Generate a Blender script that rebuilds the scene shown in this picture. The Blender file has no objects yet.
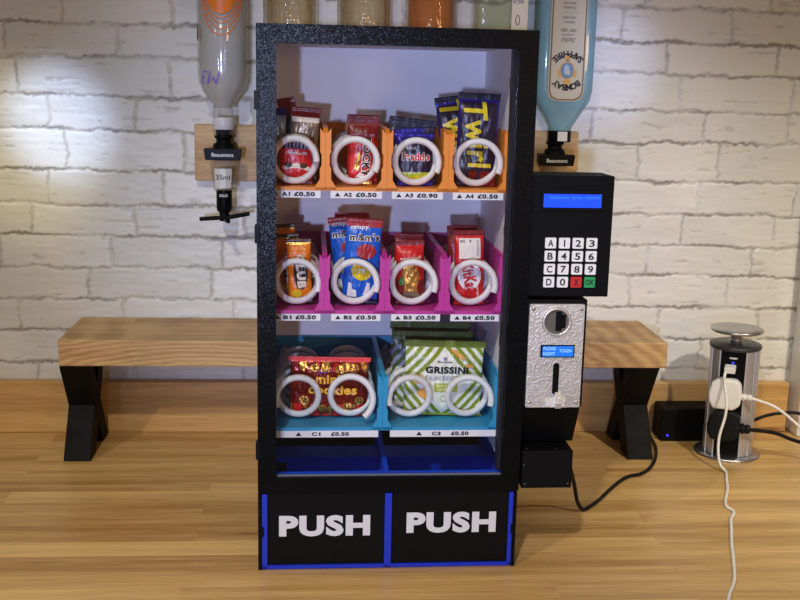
import bpy, bmesh, math, random
import numpy as np
from mathutils import Matrix, Vector, noise as mnoise

random.seed(7)
rng = np.random.RandomState(11)
scn = bpy.context.scene
COL = scn.collection
PI = math.pi

# ------------------------------------------------------------------ materials
def lin(c):
    o = []
    for v in c[:3]:
        v = v / 255.0
        o.append(v / 12.92 if v <= 0.04045 else ((v + 0.055) / 1.055) ** 2.4)
    return (o[0], o[1], o[2], 1.0)

MATS = {}
def mat(name, rgb, rough=0.5, metal=0.0, bump=None, trans=0.0, ior=1.45, emit=None, emit_s=0.0, spec=0.5, coat=0.0):
    if name in MATS:
        return MATS[name]
    m = bpy.data.materials.new(name); m.use_nodes = True
    nt = m.node_tree; b = nt.nodes['Principled BSDF']
    b.inputs['Base Color'].default_value = lin(rgb)
    b.inputs['Roughness'].default_value = rough
    b.inputs['Metallic'].default_value = metal
    b.inputs['IOR'].default_value = ior
    b.inputs['Transmission Weight'].default_value = trans
    b.inputs['Specular IOR Level'].default_value = spec
    b.inputs['Coat Weight'].default_value = coat
    if emit:
        b.inputs['Emission Color'].default_value = lin(emit)
        b.inputs['Emission Strength'].default_value = emit_s
    tc = nt.nodes.new('ShaderNodeTexCoord')
    if bump:
        sc, st, dist = bump
        n = nt.nodes.new('ShaderNodeTexNoise'); n.inputs['Scale'].default_value = sc; n.inputs['Detail'].default_value = 4
        nt.links.new(tc.outputs['Object'], n.inputs['Vector'])
        bp = nt.nodes.new('ShaderNodeBump'); bp.inputs['Strength'].default_value = st; bp.inputs['Distance'].default_value = dist
        nt.links.new(n.outputs['Fac'], bp.inputs['Height'])
        nt.links.new(bp.outputs['Normal'], b.inputs['Normal'])
    # faint mottling so that no surface is one dead flat colour
    n2 = nt.nodes.new('ShaderNodeTexNoise'); n2.inputs['Scale'].default_value = 35; n2.inputs['Detail'].default_value = 3
    nt.links.new(tc.outputs['Object'], n2.inputs['Vector'])
    mr = nt.nodes.new('ShaderNodeMapRange'); mr.inputs[1].default_value = 0.3; mr.inputs[2].default_value = 0.7
    mr.inputs[3].default_value = max(0.0, rough - 0.05); mr.inputs[4].default_value = min(1.0, rough + 0.05)
    nt.links.new(n2.outputs['Fac'], mr.inputs[0]); nt.links.new(mr.outputs[0], b.inputs['Roughness'])
    MATS[name] = m
    return m

def wood_mat(name, light, dark, staves=None, grain=(3, 70, 70), rough=0.42, knots=0.0, cathedral=False):
    m = bpy.data.materials.new(name); m.use_nodes = True
    nt = m.node_tree; N = nt.nodes; L = nt.links; b = N['Principled BSDF']
    tc = N.new('ShaderNodeTexCoord')
    stave_val = None
    vec = tc.outputs['Object']
    if staves:
        br = N.new('ShaderNodeTexBrick')
        br.offset = 0.37; br.offset_frequency = 2; br.squash = 1.0
        br.inputs['Color1'].default_value = (0, 0, 0, 1); br.inputs['Color2'].default_value = (1, 1, 1, 1)
        br.inputs['Mortar'].default_value = (0.25, 0.25, 0.25, 1)
        br.inputs['Scale'].default_value = 1.0
        br.inputs['Mortar Size'].default_value = 0.0002
        br.inputs['Mortar Smooth'].default_value = 0.2
        br.inputs['Brick Width'].default_value = staves[0]; br.inputs['Row Height'].default_value = staves[1]
        L.new(vec, br.inputs['Vector'])
        bw = N.new('ShaderNodeRGBToBW'); L.new(br.outputs['Color'], bw.inputs['Color'])
        stave_val = bw.outputs['Val']
    mp = N.new('ShaderNodeMapping'); mp.inputs['Scale'].default_value = grain
    L.new(vec, mp.inputs['Vector'])
    def noise4(scale, detail, rough_, mul=9.0):
        n = N.new('ShaderNodeTexNoise'); n.noise_dimensions = '4D'
        n.inputs['Scale'].default_value = scale; n.inputs['Detail'].default_value = detail; n.inputs['Roughness'].default_value = rough_
        L.new(mp.outputs['Vector'], n.inputs['Vector'])
        if stave_val:
            mu = N.new('ShaderNodeMath'); mu.operation = 'MULTIPLY'; mu.inputs[1].default_value = mul
            L.new(stave_val, mu.inputs[0]); L.new(mu.outputs[0], n.inputs['W'])
        return n
    g = noise4(1.0, 6, 0.65)
    g2 = noise4(0.25, 3, 0.5, 5.0)
    g3 = N.new('ShaderNodeTexNoise'); g3.inputs['Scale'].default_value = 1.0; g3.inputs['Detail'].default_value = 4; g3.inputs['Roughness'].default_value = 0.7
    mp3 = N.new('ShaderNodeMapping'); mp3.inputs['Scale'].default_value = (grain[0]*4.5, grain[1]*5.5, grain[2]*5.5)
    L.new(vec, mp3.inputs['Vector']); L.new(mp3.outputs['Vector'], g3.inputs['Vector'])
    ramp = N.new('ShaderNodeValToRGB')
    ramp.color_ramp.elements[0].position = 0.35; ramp.color_ramp.elements[0].color = lin(dark)
    ramp.color_ramp.elements[1].position = 0.63; ramp.color_ramp.elements[1].color = lin(light)
    add = N.new('ShaderNodeMath'); add.operation = 'MULTIPLY_ADD'; add.inputs[1].default_value = 0.55
    L.new(g.outputs['Fac'], add.inputs[0])
    m2 = N.new('ShaderNodeMath'); m2.operation = 'MULTIPLY'; m2.inputs[1].default_value = 0.45
    L.new(g2.outputs['Fac'], m2.inputs[0]); L.new(m2.outputs[0], add.inputs[2])
    f3 = N.new('ShaderNodeMath'); f3.operation = 'MULTIPLY_ADD'; f3.inputs[1].default_value = 0.34; f3.inputs[2].default_value = -0.17
    L.new(g3.outputs['Fac'], f3.inputs[0])
    fs = N.new('ShaderNodeMath'); fs.operation = 'ADD'; L.new(add.outputs[0], fs.inputs[0]); L.new(f3.outputs[0], fs.inputs[1])
    src = fs.outputs[0]
    if cathedral:
        w = N.new('ShaderNodeTexWave'); w.wave_type = 'RINGS'; w.rings_direction = 'Y'
        w.inputs['Scale'].default_value = 11; w.inputs['Distortion'].default_value = 3.5; w.inputs['Detail'].default_value = 3
        w.inputs['Detail Scale'].default_value = 2.0
        mp2 = N.new('ShaderNodeMapping'); mp2.inputs['Scale'].default_value = (1.0, 1.0, 4.5); mp2.inputs['Location'].default_value = (0.24, 0, -0.55)
        L.new(vec, mp2.inputs['Vector']); L.new(mp2.outputs['Vector'], w.inputs['Vector'])
        m3 = N.new('ShaderNodeMath'); m3.operation = 'MULTIPLY_ADD'; m3.inputs[1].default_value = 0.16
        L.new(w.outputs['Fac'], m3.inputs[0]); 
        sb = N.new('ShaderNodeMath'); sb.operation = 'SUBTRACT'; sb.inputs[1].default_value = 0.07
        L.new(src, sb.inputs[0]); L.new(sb.outputs[0], m3.inputs[2]); src = m3.outputs[0]
    if stave_val:
        m4 = N.new('ShaderNodeMath'); m4.operation = 'MULTIPLY_ADD'; m4.inputs[1].default_value = 0.15
        sb = N.new('ShaderNodeMath'); sb.operation = 'SUBTRACT'; sb.inputs[1].default_value = 0.075
        L.new(src, sb.inputs[0]); L.new(stave_val, m4.inputs[0]); L.new(sb.outputs[0], m4.inputs[2]); src = m4.outputs[0]
    L.new(src, ramp.inputs['Fac'])
    col = ramp.outputs['Color']
    if knots:
        kn = N.new('ShaderNodeTexNoise'); kn.inputs['Scale'].default_value = 1.0; kn.inputs['Detail'].default_value = 2
        mk = N.new('ShaderNodeMapping'); mk.inputs['Scale'].default_value = (6.5, 24, 24); mk.inputs['Location'].default_value = (3.1, 1.7, 0)
        L.new(vec, mk.inputs['Vector']); L.new(mk.outputs['Vector'], kn.inputs['Vector'])
        r2 = N.new('ShaderNodeMapRange'); r2.inputs[1].default_value = 0.71; r2.inputs[2].default_value = 0.80
        r2.inputs[3].default_value = 0.0; r2.inputs[4].default_value = knots
        L.new(kn.outputs['Fac'], r2.inputs[0])
        mx = N.new('ShaderNodeMixRGB'); mx.inputs['Color2'].default_value = lin((70, 40, 18))
        L.new(r2.outputs[0], mx.inputs['Fac']); L.new(col, mx.inputs['Color1']); col = mx.outputs['Color']
    L.new(col, b.inputs['Base Color'])
    b.inputs['Roughness'].default_value = rough
    bp = N.new('ShaderNodeBump'); bp.inputs['Strength'].default_value = 0.12; bp.inputs['Distance'].default_value = 0.001
    L.new(g.outputs['Fac'], bp.inputs['Height']); L.new(bp.outputs['Normal'], b.inputs['Normal'])
    MATS[name] = m
    return m

def sparkle_mat(name, rgb, rough):
    """black printed plastic whose tiny facets glint"""
    m = bpy.data.materials.new(name); m.use_nodes = True
    nt = m.node_tree; N = nt.nodes; L = nt.links; b = N['Principled BSDF']
    b.inputs['Base Color'].default_value = lin(rgb); b.inputs['Roughness'].default_value = rough
    tc = N.new('ShaderNodeTexCoord')
    v = N.new('ShaderNodeTexVoronoi'); v.inputs['Scale'].default_value = 1050
    L.new(tc.outputs['Object'], v.inputs['Vector'])
    ge = N.new('ShaderNodeNewGeometry')
    sub = N.new('ShaderNodeVectorMath'); sub.operation = 'SUBTRACT'; sub.inputs[1].default_value = (0.5, 0.5, 0.5)
    L.new(v.outputs['Color'], sub.inputs[0])
    ma = N.new('ShaderNodeVectorMath'); ma.operation = 'MULTIPLY_ADD'; ma.inputs[1].default_value = (0.15, 0.15, 0.15)
    L.new(sub.outputs[0], ma.inputs[0]); L.new(ge.outputs['Normal'], ma.inputs[2])
    no = N.new('ShaderNodeVectorMath'); no.operation = 'NORMALIZE'
    L.new(ma.outputs[0], no.inputs[0]); L.new(no.outputs[0], b.inputs['Normal'])
    b.inputs['Specular IOR Level'].default_value = 0.11
    MATS[name] = m
    return m

def pane_mat(name, tint=(255, 255, 255), rough=0.0):
    m = bpy.data.materials.new(name); m.use_nodes = True
    nt = m.node_tree; N = nt.nodes; L = nt.links
    N.remove(N['Principled BSDF'])
    t = N.new('ShaderNodeBsdfTransparent'); t.inputs['Color'].default_value = lin(tint)
    g = N.new('ShaderNodeBsdfGlossy'); g.inputs['Roughness'].default_value = rough
    f = N.new('ShaderNodeFresnel'); f.inputs['IOR'].default_value = 1.45
    n = N.new('ShaderNodeTexNoise'); n.inputs['Scale'].default_value = 9
    tc = N.new('ShaderNodeTexCoord'); L.new(tc.outputs['Object'], n.inputs['Vector'])
    mr = N.new('ShaderNodeMapRange'); mr.inputs[3].default_value = rough + 0.0; mr.inputs[4].default_value = rough + 0.03
    L.new(n.outputs['Fac'], mr.inputs[0]); L.new(mr.outputs[0], g.inputs['Roughness'])
    ge = N.new('ShaderNodeNewGeometry'); sb = N.new('ShaderNodeMath'); sb.operation = 'SUBTRACT'; sb.inputs[0].default_value = 1.0
    L.new(ge.outputs['Backfacing'], sb.inputs[1]); mu = N.new('ShaderNodeMath'); mu.operation = 'MULTIPLY'
    L.new(f.outputs[0], mu.inputs[0]); L.new(sb.outputs[0], mu.inputs[1])
    mx = N.new('ShaderNodeMixShader'); L.new(mu.outputs[0], mx.inputs['Fac']); L.new(t.outputs[0], mx.inputs[1]); L.new(g.outputs[0], mx.inputs[2])
    L.new(mx.outputs[0], N['Material Output'].inputs['Surface'])
    MATS[name] = m
    return m

def tint_glass(name, tint, edge, body=0.0, body_rgb=(255, 255, 255), rough=0.05, bump=0.0, ior=1.5):
    """see-through glass: light passes tinted, more strongly tinted where the wall of the bottle is seen edge-on"""
    m = bpy.data.materials.new(name); m.use_nodes = True
    nt = m.node_tree; N = nt.nodes; L = nt.links; b = N['Principled BSDF']
    b.inputs['Base Color'].default_value = lin(body_rgb); b.inputs['Roughness'].default_value = 0.3
    lw = N.new('ShaderNodeLayerWeight'); lw.inputs['Blend'].default_value = 0.35
    mc = N.new('ShaderNodeMixRGB'); mc.inputs['Color1'].default_value = lin(tint); mc.inputs['Color2'].default_value = lin(edge)
    L.new(lw.outputs['Facing'], mc.inputs['Fac'])
    t = N.new('ShaderNodeBsdfTransparent'); L.new(mc.outputs[0], t.inputs['Color'])
    g = N.new('ShaderNodeBsdfGlossy'); g.inputs['Roughness'].default_value = rough
    fr = N.new('ShaderNodeFresnel'); fr.inputs['IOR'].default_value = ior
    tc = N.new('ShaderNodeTexCoord'); n = N.new('ShaderNodeTexNoise'); n.inputs['Scale'].default_value = 90
    L.new(tc.outputs['Object'], n.inputs['Vector'])
    bp = N.new('ShaderNodeBump'); bp.inputs['Strength'].default_value = bump; bp.inputs['Distance'].default_value = 0.002
    L.new(n.outputs['Fac'], bp.inputs['Height'])
    if bump:
        L.new(bp.outputs['Normal'], g.inputs['Normal']); L.new(bp.outputs['Normal'], fr.inputs['Normal']); L.new(bp.outputs['Normal'], lw.inputs['Normal'])
    m0 = N.new('ShaderNodeMixShader'); m0.inputs['Fac'].default_value = body
    L.new(t.outputs[0], m0.inputs[1]); L.new(b.outputs[0], m0.inputs[2])
    m1 = N.new('ShaderNodeMixShader')
    ge = N.new('ShaderNodeNewGeometry'); sb = N.new('ShaderNodeMath'); sb.operation = 'SUBTRACT'; sb.inputs[0].default_value = 1.0
    L.new(ge.outputs['Backfacing'], sb.inputs[1]); mu = N.new('ShaderNodeMath'); mu.operation = 'MULTIPLY'
    L.new(fr.outputs[0], mu.inputs[0]); L.new(sb.outputs[0], mu.inputs[1])
    L.new(mu.outputs[0], m1.inputs['Fac']); L.new(m0.outputs[0], m1.inputs[1]); L.new(g.outputs[0], m1.inputs[2])
    L.new(m1.outputs[0], N['Material Output'].inputs['Surface'])
    MATS[name] = m
    return m

BLACK = sparkle_mat('black_printed_plastic', (10, 10, 11), 0.26)
BLACK2 = mat('black_plastic', (10, 10, 11), 0.55, bump=(300, 0.1, 0.0004), spec=0.12)
BLACK3 = mat('black_gloss_plastic', (8, 8, 9), 0.4, spec=0.14)
DGREY = mat('dark_grey_plastic', (30, 30, 38), 0.5, spec=0.2)
WHITEP = mat('white_printed_plastic', (240, 238, 244), 0.55, bump=(60, 0.1, 0.001))
COILW = mat('white_coil_plastic', (226, 224, 218), 0.42, bump=(500, 0.1, 0.0003))
LABELW = mat('label_white', (235, 232, 232), 0.5)
INK = mat('black_ink', (12, 12, 14), 0.5)
TRAY = {'orange': mat('orange_printed_plastic', (238, 142, 26), 0.42, bump=(250, 0.12, 0.0005)),
        'magenta': mat('magenta_printed_plastic', (196, 48, 150), 0.42, bump=(250, 0.12, 0.0005)),
        'cyan': mat('cyan_printed_plastic', (40, 150, 196), 0.42, bump=(250, 0.12, 0.0005))}
BLUE = mat('royal_blue_plastic', (16, 46, 186), 0.42, bump=(250, 0.12, 0.0005))
PANE = pane_mat('clear_acrylic', (250, 250, 252))
CHROME = mat('bright_steel', (214, 210, 204), 0.33, metal=0.7, bump=(420, 0.5, 0.0012))
STEEL = mat('satin_steel', (190, 190, 190), 0.32, metal=1.0)
ALU = mat('aluminium', (205, 205, 214), 0.38, metal=0.75)
WHITEC = mat('white_cable_plastic', (232, 230, 226), 0.4)
RUBBER = mat('black_rubber', (12, 12, 13), 0.5, spec=0.3)
LEGM = mat('black_powder_coat', (17, 15, 14), 0.6, bump=(500, 0.15, 0.0003), spec=0.12)

# ------------------------------------------------------------------ mesh builder
class MB:
    def __init__(s): s.v = []; s.f = []; s.m = []; s.smooth = []
    def add(s, verts, faces, mi=0, smooth=False):
        o = len(s.v); s.v += [tuple(p) for p in verts]
        for f in faces: s.f.append(tuple(i + o for i in f)); s.m.append(mi); s.smooth.append(smooth)
        return s
    def box(s, x0, x1, y0, y1, z0, z1, mi=0):
        v = [(x0,y0,z0),(x1,y0,z0),(x1,y1,z0),(x0,y1,z0),(x0,y0,z1),(x1,y0,z1),(x1,y1,z1),(x0,y1,z1)]
        return s.add(v, [(0,3,2,1),(4,5,6,7),(0,1,5,4),(1,2,6,5),(2,3,7,6),(3,0,4,7)], mi)
    def prism_y(s, poly, y0, y1, mi=0):
        """poly: (x,z) counter-clockwise seen from -y"""
        n = len(poly)
        v = [(p[0], y0, p[1]) for p in poly] + [(p[0], y1, p[1]) for p in poly]
        f = [tuple(range(n)), tuple(range(2*n-1, n-1, -1))]
        f += [(i, i+n, (i+1) % n + n, (i+1) % n) for i in range(n)]
        return s.add(v, f, mi)
    def prism_x(s, poly, x0, x1, mi=0):
        n = len(poly)
        v = [(x0, p[0], p[1]) for p in poly] + [(x1, p[0], p[1]) for p in poly]
        f = [tuple(range(n-1, -1, -1)), tuple(range(n, 2*n))]
        f += [(i, (i+1) % n, (i+1) % n + n, i+n) for i in range(n)]
        return s.add(v, f, mi)
    def prism_z(s, poly, z0, z1, mi=0, smooth=False):
        n = len(poly)
        v = [(p[0], p[1], z0) for p in poly] + [(p[0], p[1], z1) for p in poly]
        s.add(v, [tuple(range(n-1, -1, -1)), tuple(range(n, 2*n))], mi)
        return s.add(v, [(i, (i+1) % n, (i+1) % n + n, i+n) for i in range(n)], mi, smooth)
    def lathe(s, prof, c=(0,0,0), n=40, mi=0, axis='z', flute=None, inward=False):
        """prof: (r, t) list from one end to the other"""
        v = []; f = []
        for r, t in prof:
            for k in range(n):
                a = 2*PI*k/n; rr = r*(1 + (flute(a, t) if flute else 0))
                p = (rr*math.cos(a), rr*math.sin(a), t)
                if axis == 'y': p = (p[0], p[2], -p[1])
                if axis == 'x': p = (p[2], p[0], p[1])
                v.append((p[0]+c[0], p[1]+c[1], p[2]+c[2]))
        for i in range(len(prof)-1):
            for k in range(n):
                q = (i*n+k, i*n+(k+1) % n, (i+1)*n+(k+1) % n, (i+1)*n+k)
                f.append(q[::-1] if inward else q)
        s.add(v, f, mi, True)
        if prof[0][0] > 1e-6: s.add(v[:n], [tuple(range(n)) if inward else tuple(range(n-1, -1, -1))], mi)
        if prof[-1][0] > 1e-6: s.add(v[-n:], [tuple(range(n-1, -1, -1)) if inward else tuple(range(n))], mi)
        return s
    def tube(s, pts, r, n=10, mi=0, squash=1.0):
        pts = [Vector(p) for p in pts]; v = []; f = []
        up = Vector((0, 0, 1)); prev = None
        for i, p in enumerate(pts):
            t = (pts[min(i+1, len(pts)-1)] - pts[max(i-1, 0)]).normalized()
            if prev is None:
                a = t.cross(up)
                if a.length < 1e-3: a = t.cross(Vector((1, 0, 0)))
                a.normalize()
            else:
                a = (prev - t*prev.dot(t)).normalized()
            prev = a; b = t.cross(a)
            rr = r[i] if isinstance(r, (list, tuple)) else r
            for k in range(n):
                an = 2*PI*k/n
                v.append(p + a*rr*math.cos(an) + b*rr*squash*math.sin(an))
        for i in range(len(pts)-1):
            for k in range(n):
                f.append((i*n+k, i*n+(k+1) % n, (i+1)*n+(k+1) % n, (i+1)*n+k))
        s.add(v, f, mi, True)
        s.add(v[:n], [tuple(range(n-1, -1, -1))], mi); s.add(v[-n:], [tuple(range(n))], mi)
        return s
    def text(s, body, w=None, h=None, c=(0,0), rot=0.0, mi=0, bold=0.0, shear=0.0, mp=None, y=0.0, thick=0.0):
        """flat lettering in the xz plane facing -y, fitted into w by h around c"""
        V, F = glyphs(body, bold, shear)
        if len(V) == 0: return s
        lo = V.min(0); hi = V.max(0); sz = hi - lo
        sx = (w / sz[0]) if w else None; sz_ = (h / sz[1]) if h else None
        if sx is None: sx = sz_
        if sz_ is None: sz_ = sx
        P = (V - (lo + hi) / 2) * np.array([sx, sz_])
        ca, sa = math.cos(rot), math.sin(rot)
        P = P @ np.array([[ca, sa], [-sa, ca]]) + np.array(c)
        if thick:
            n = len(P)
            v = [(p[0], y - thick, p[1]) for p in P]
            s.add(v, F, mi)
            ed = {}
            for f in F:
                for a, b in zip(f, f[1:] + f[:1]): ed[(a, b)] = 1
            sides = [(a, b) for (a, b) in ed if (b, a) not in ed]
            vv = [(p[0], y - thick, p[1]) for p in P] + [(p[0], y, p[1]) for p in P]
            s.add(vv, [(b, a, a+n, b+n) for a, b in sides], mi)
        else:
            if mp:
                P, F = refine(P, F, 0.0014)
            v = [mp(p[0], p[1]) if mp else (p[0], y, p[1]) for p in P]
            s.add(v, F, mi)
        return s
    def poly(s, pts, mi=0, mp=None, y=0.0):
        if mp:
            n = len(pts); cc = (sum(p[0] for p in pts)/n, sum(p[1] for p in pts)/n)
            Pp, Ff = refine(list(pts)+[cc], [(i, (i+1) % n, n) for i in range(n)], 0.0016)
            return s.add([mp(p[0], p[1]) for p in Pp], Ff, mi)
        v = [(p[0], y, p[1]) for p in pts]
        return s.add(v, [tuple(range(len(v)))], mi)
    def build(s, name, mats, parent=None, loc=None, bevel=0.0, seg=2, weld=False):
        me = bpy.data.meshes.new(name)
        me.from_pydata(s.v, [], s.f)
        mats = mats if isinstance(mats, (list, tuple)) else [mats]
        for m in mats: me.materials.append(m)
        me.polygons.foreach_set('material_index', s.m)
        me.polygons.foreach_set('use_smooth', s.smooth)
        me.update()
        if weld:
            bm = bmesh.new(); bm.from_mesh(me)
            bmesh.ops.remove_doubles(bm, verts=bm.verts, dist=1e-5)
            bmesh.ops.recalc_face_normals(bm, faces=bm.faces)
            bm.to_mesh(me); bm.free()
        o = bpy.data.objects.new(name, me); COL.objects.link(o)
        if parent: o.parent = parent
        if loc: o.location = loc
        if bevel:
            md = o.modifiers.new('bevel', 'BEVEL'); md.width = bevel; md.segments = seg
            md.limit_method = 'ANGLE'; md.angle_limit = math.radians(40)
        return o

def refine(P, F, lim):
    P = [tuple(p) for p in P]; out = []; st = []
    for f in F:
        for i in range(1, len(f)-1): st.append((f[0], f[i], f[i+1]))
    mid = {}
    while st:
        a, b, c = st.pop()
        L_ = [math.dist(P[a], P[b]), math.dist(P[b], P[c]), math.dist(P[c], P[a])]
        k = max(range(3), key=lambda i: L_[i])
        if L_[k] <= lim: out.append((a, b, c)); continue
        a, b, c = ((a, b, c), (b, c, a), (c, a, b))[k]
        key = (min(a, b), max(a, b))
        if key not in mid:
            mid[key] = len(P); P.append(((P[a][0]+P[b][0])/2, (P[a][1]+P[b][1])/2))
        m = mid[key]; st.append((a, m, c)); st.append((m, b, c))
    return P, out

GC = {}
def glyphs(body, bold=0.0, shear=0.0):
    k = (body, bold, shear)
    if k not in GC:
        cu = bpy.data.curves.new('lettering', 'FONT'); cu.body = body
        cu.offset = bold; cu.shear = shear; cu.resolution_u = 4
        if bold: cu.space_character = 1.0 + bold*2.2
        ob = bpy.data.objects.new('lettering', cu)
        me = ob.to_mesh()
        V = np.array([(v.co.x, v.co.y) for v in me.vertices]).reshape(-1, 2)
        F = []
        for p in me.polygons:
            idx = list(p.vertices)
            a = sum(V[i][0]*V[j][1]-V[j][0]*V[i][1] for i, j in zip(idx, idx[1:]+idx[:1]))
            F.append(tuple(idx if a > 0 else idx[::-1]))
        ob.to_mesh_clear(); bpy.data.objects.remove(ob); bpy.data.curves.remove(cu)
        GC[k] = (V, F)
    return GC[k]

def empty(name, loc=(0,0,0), rz=0.0):
    o = bpy.data.objects.new(name, None); COL.objects.link(o)
    o.location = loc; o.rotation_euler = (0, 0, rz); o.empty_display_size = 0.02
    return o
def tag(o, label, cat, group=None):
    o['label'] = label; o['category'] = cat
    if group: o['group'] = group
    return o
def struct(o): o['kind'] = 'structure'; return o
def spline(pts, n=14):
    """Catmull-Rom through the points"""
    P = [Vector(p) for p in pts]; P = [2*P[0]-P[1]] + P + [2*P[-1]-P[-2]]; out = []
    for i in range(1, len(P)-2):
        for k in range(n):
            t = k/n; a, b, c, d = P[i-1], P[i], P[i+1], P[i+2]
            out.append(0.5*((2*b) + (c-a)*t + (2*a-5*b+4*c-d)*t*t + (3*b-a-3*c+d)*t**3))
    out.append(P[-2]); return out
def circle(cx, cz, rx, rz=None, n=28, a0=0, a1=2*PI):
    rz = rz or rx
    return [(cx+rx*math.cos(a0+(a1-a0)*k/n), cz+rz*math.sin(a0+(a1-a0)*k/n)) for k in range(n)]
def rrect(x0, x1, z0, z1, r, n=5):
    out = []
    for cx, cz, a in ((x1-r, z0+r, -PI/2), (x1-r, z1-r, 0), (x0+r, z1-r, PI/2), (x0+r, z0+r, PI)):
        out += [(cx+r*math.cos(a+PI/2*k/n), cz+r*math.sin(a+PI/2*k/n)) for k in range(n+1)]
    return out

# ------------------------------------------------------------------ the setting
WALL_Y = 1.665
def vnoise(X, Z, sx, sz, seed):
    """smooth value noise on a grid, cells of sx by sz metres"""
    r = np.random.RandomState(seed); G = r.rand(400, 700)
    u = (X + 3.0) / sx; w = (Z + 1.0) / sz
    i = np.floor(u).astype(int); j = np.floor(w).astype(int); fu = u - i; fw = w - j
    fu = fu*fu*(3-2*fu); fw = fw*fw*(3-2*fw)
    g = lambda a, b: G[b % 400, a % 700]
    return (g(i, j)*(1-fu)+g(i+1, j)*fu)*(1-fw) + (g(i, j+1)*(1-fu)+g(i+1, j+1)*fu)*fw

def build_wall():
    step = 0.0018
    xs = np.arange(-0.80, 0.96, step); zs = np.arange(-0.005, 0.86, step)
    X, Z = np.meshgrid(xs, zs)
    wob = lambda s, a, sd: (vnoise(X, Z, s, s, sd)-0.5)*a
    Zd = Z + wob(0.035, 0.006, 1) + wob(0.009, 0.0030, 2) + wob(0.0045, 0.0030, 21) + wob(0.0022, 0.0014, 25)
    Xd = X + wob(0.030, 0.007, 3) + wob(0.008, 0.0030, 4) + wob(0.0045, 0.0030, 22) + wob(0.0022, 0.0014, 26)
    rows_l = [0.885, 0.835, 0.785, 0.735, 0.685, 0.6346, 0.5852, 0.5286, 0.4764, 0.4159, 0.3622, 0.3141, 0.2639, 0.2138, 0.1639, 0.1103, 0.058, 0.006, -0.045]
    rows_r = [0.879, 0.829, 0.779, 0.729, 0.6793, 0.6278, 0.5777, 0.5223, 0.4724, 0.4106, 0.3584, 0.3081, 0.2588, 0.2069, 0.1553, 0.1041, 0.054, 0.002, -0.049]
    joints = {3: [-.393, -.23, .492, .691], 4: [-.393, -.23, .459, .634], 5: [-.314, .535, .711], 6: [-.463, -.236, .559], 7: [-.419, -.288, .419, .603, .736],
              8: [-.393, -.215, .496, .628], 9: [-.421, -.247, .602], 10: [-.449, -.293, .576, .731], 11: [-.5, -.328, .523, .697],
              12: [-.367, -.177, .497, .658], 13: [-.476, -.312, .551, .715], 14: [-.40, -.24, .62]}
    t = (X + 0.47) / 1.02
    D = np.full(X.shape, 1.0); DV = np.full(X.shape, 1.0); side = np.zeros(X.shape)
    brick_tone = np.zeros(X.shape)
    r = np.random.RandomState(5)
    for k in range(len(rows_l)):
        zl = rows_l[k]*(1-t) + rows_r[k]*t
        d = np.abs(Zd - zl)
        D = np.minimum(D, d)
        if k+1 < len(rows_l):
            zn = rows_l[k+1]*(1-t) + rows_r[k+1]*t
            inrow = (Zd <= zl) & (Zd > zn)
            J = list(joints.get(k, [-.38 + .08*(k % 2), .5 + .06*(k % 2)]))
            a = sorted(J); full = list(a)
            lft = a[0]
            while lft > -0.95: lft -= 0.15 + 0.03*r.rand(); full.append(lft)
            for p, q in zip(a, a[1:]):
                n = int(round((q-p)/0.168))
                for i in range(1, n): full.append(p+(q-p)*i/n + 0.01*(r.rand()-.5))
            rt = a[-1]
            while rt < 1.1: rt += 0.15 + 0.03*r.rand(); full.append(rt)
            full = np.array(sorted(full)); tones = r.rand(len(full)+1)
            idx = np.searchsorted(full, Xd)
            lo = full[np.clip(idx-1, 0, len(full)-1)]; hi = full[np.clip(idx, 0, len(full)-1)]
            dx = np.minimum(np.abs(Xd-lo), np.abs(hi-Xd))*1.25
            DV = np.where(inrow, dx, DV)
            brick_tone = np.where(inrow, tones[np.clip(idx, 0, len(tones)-1)], brick_tone)
    DH = D; D = np.minimum(DH, DV)
    wid = 0.0010 + 0.0020*vnoise(X, Z, 0.035, 0.012, 8)
    s = np.clip((D - wid*0.55) / 0.0026, 0, 1); s = s*s*(3-2*s)
    H = s*(0.0011 + 0.0009*vnoise(X, Z, 0.05, 0.03, 9))
    H += (vnoise(X, Z, 0.020, 0.006, 12)-.5)*0.00055*s + (vnoise(X, Z, 0.006, 0.003, 13)-.5)*0.00022
    H += (vnoise(X, Z, 0.05, 0.02, 14)-.5)*0.0009*s
    chip = np.clip((vnoise(X, Z, 0.035, 0.0045, 15) + 0.25*vnoise(X, Z, 0.008, 0.003, 17) - 1.0)/0.08, 0, 1)
    H -= chip*0.0007*s
    nz, nx = X.shape
    V = np.stack([X.ravel(), (WALL_Y + 0.002 - H).ravel(), Z.ravel()], 1)
    i = np.arange(nz*nx).reshape(nz, nx)
    Q = np.stack([i[:-1, :-1], i[:-1, 1:], i[1:, 1:], i[1:, :-1]], -1).reshape(-1, 4)
    me = bpy.data.meshes.new('wall_back')
    me.vertices.add(len(V)); me.vertices.foreach_set('co', V.ravel())
    me.loops.add(Q.size); me.loops.foreach_set('vertex_index', Q.ravel().astype(np.int32))
    me.polygons.add(len(Q)); me.polygons.foreach_set('loop_start', np.arange(0, Q.size, 4, dtype=np.int32))
    me.polygons.foreach_set('use_smooth', np.ones(len(Q), bool))
    me.update(calc_edges=True)
    joint_wear = 0.65*vnoise(X, Z, 0.06, 0.03, 31) + 0.35*vnoise(X, Z, 0.010, 0.004, 33)
    at = me.attributes.new('mortar', 'FLOAT', 'POINT'); at.data.foreach_set('value', np.clip((1-s)*np.clip(1.9*joint_wear - 0.25, 0.12, 1.15)*np.where(DV < DH, 0.55, 1.0) + chip*0.32, 0, 1).ravel().astype(np.float32))
    at = me.attributes.new('tone', 'FLOAT', 'POINT'); at.data.foreach_set('value', brick_tone.ravel().astype(np.float32))
    m = bpy.data.materials.new('white_painted_brick'); m.use_nodes = True
    nt = m.node_tree; N = nt.nodes; L = nt.links; b = N['Principled BSDF']
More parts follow.
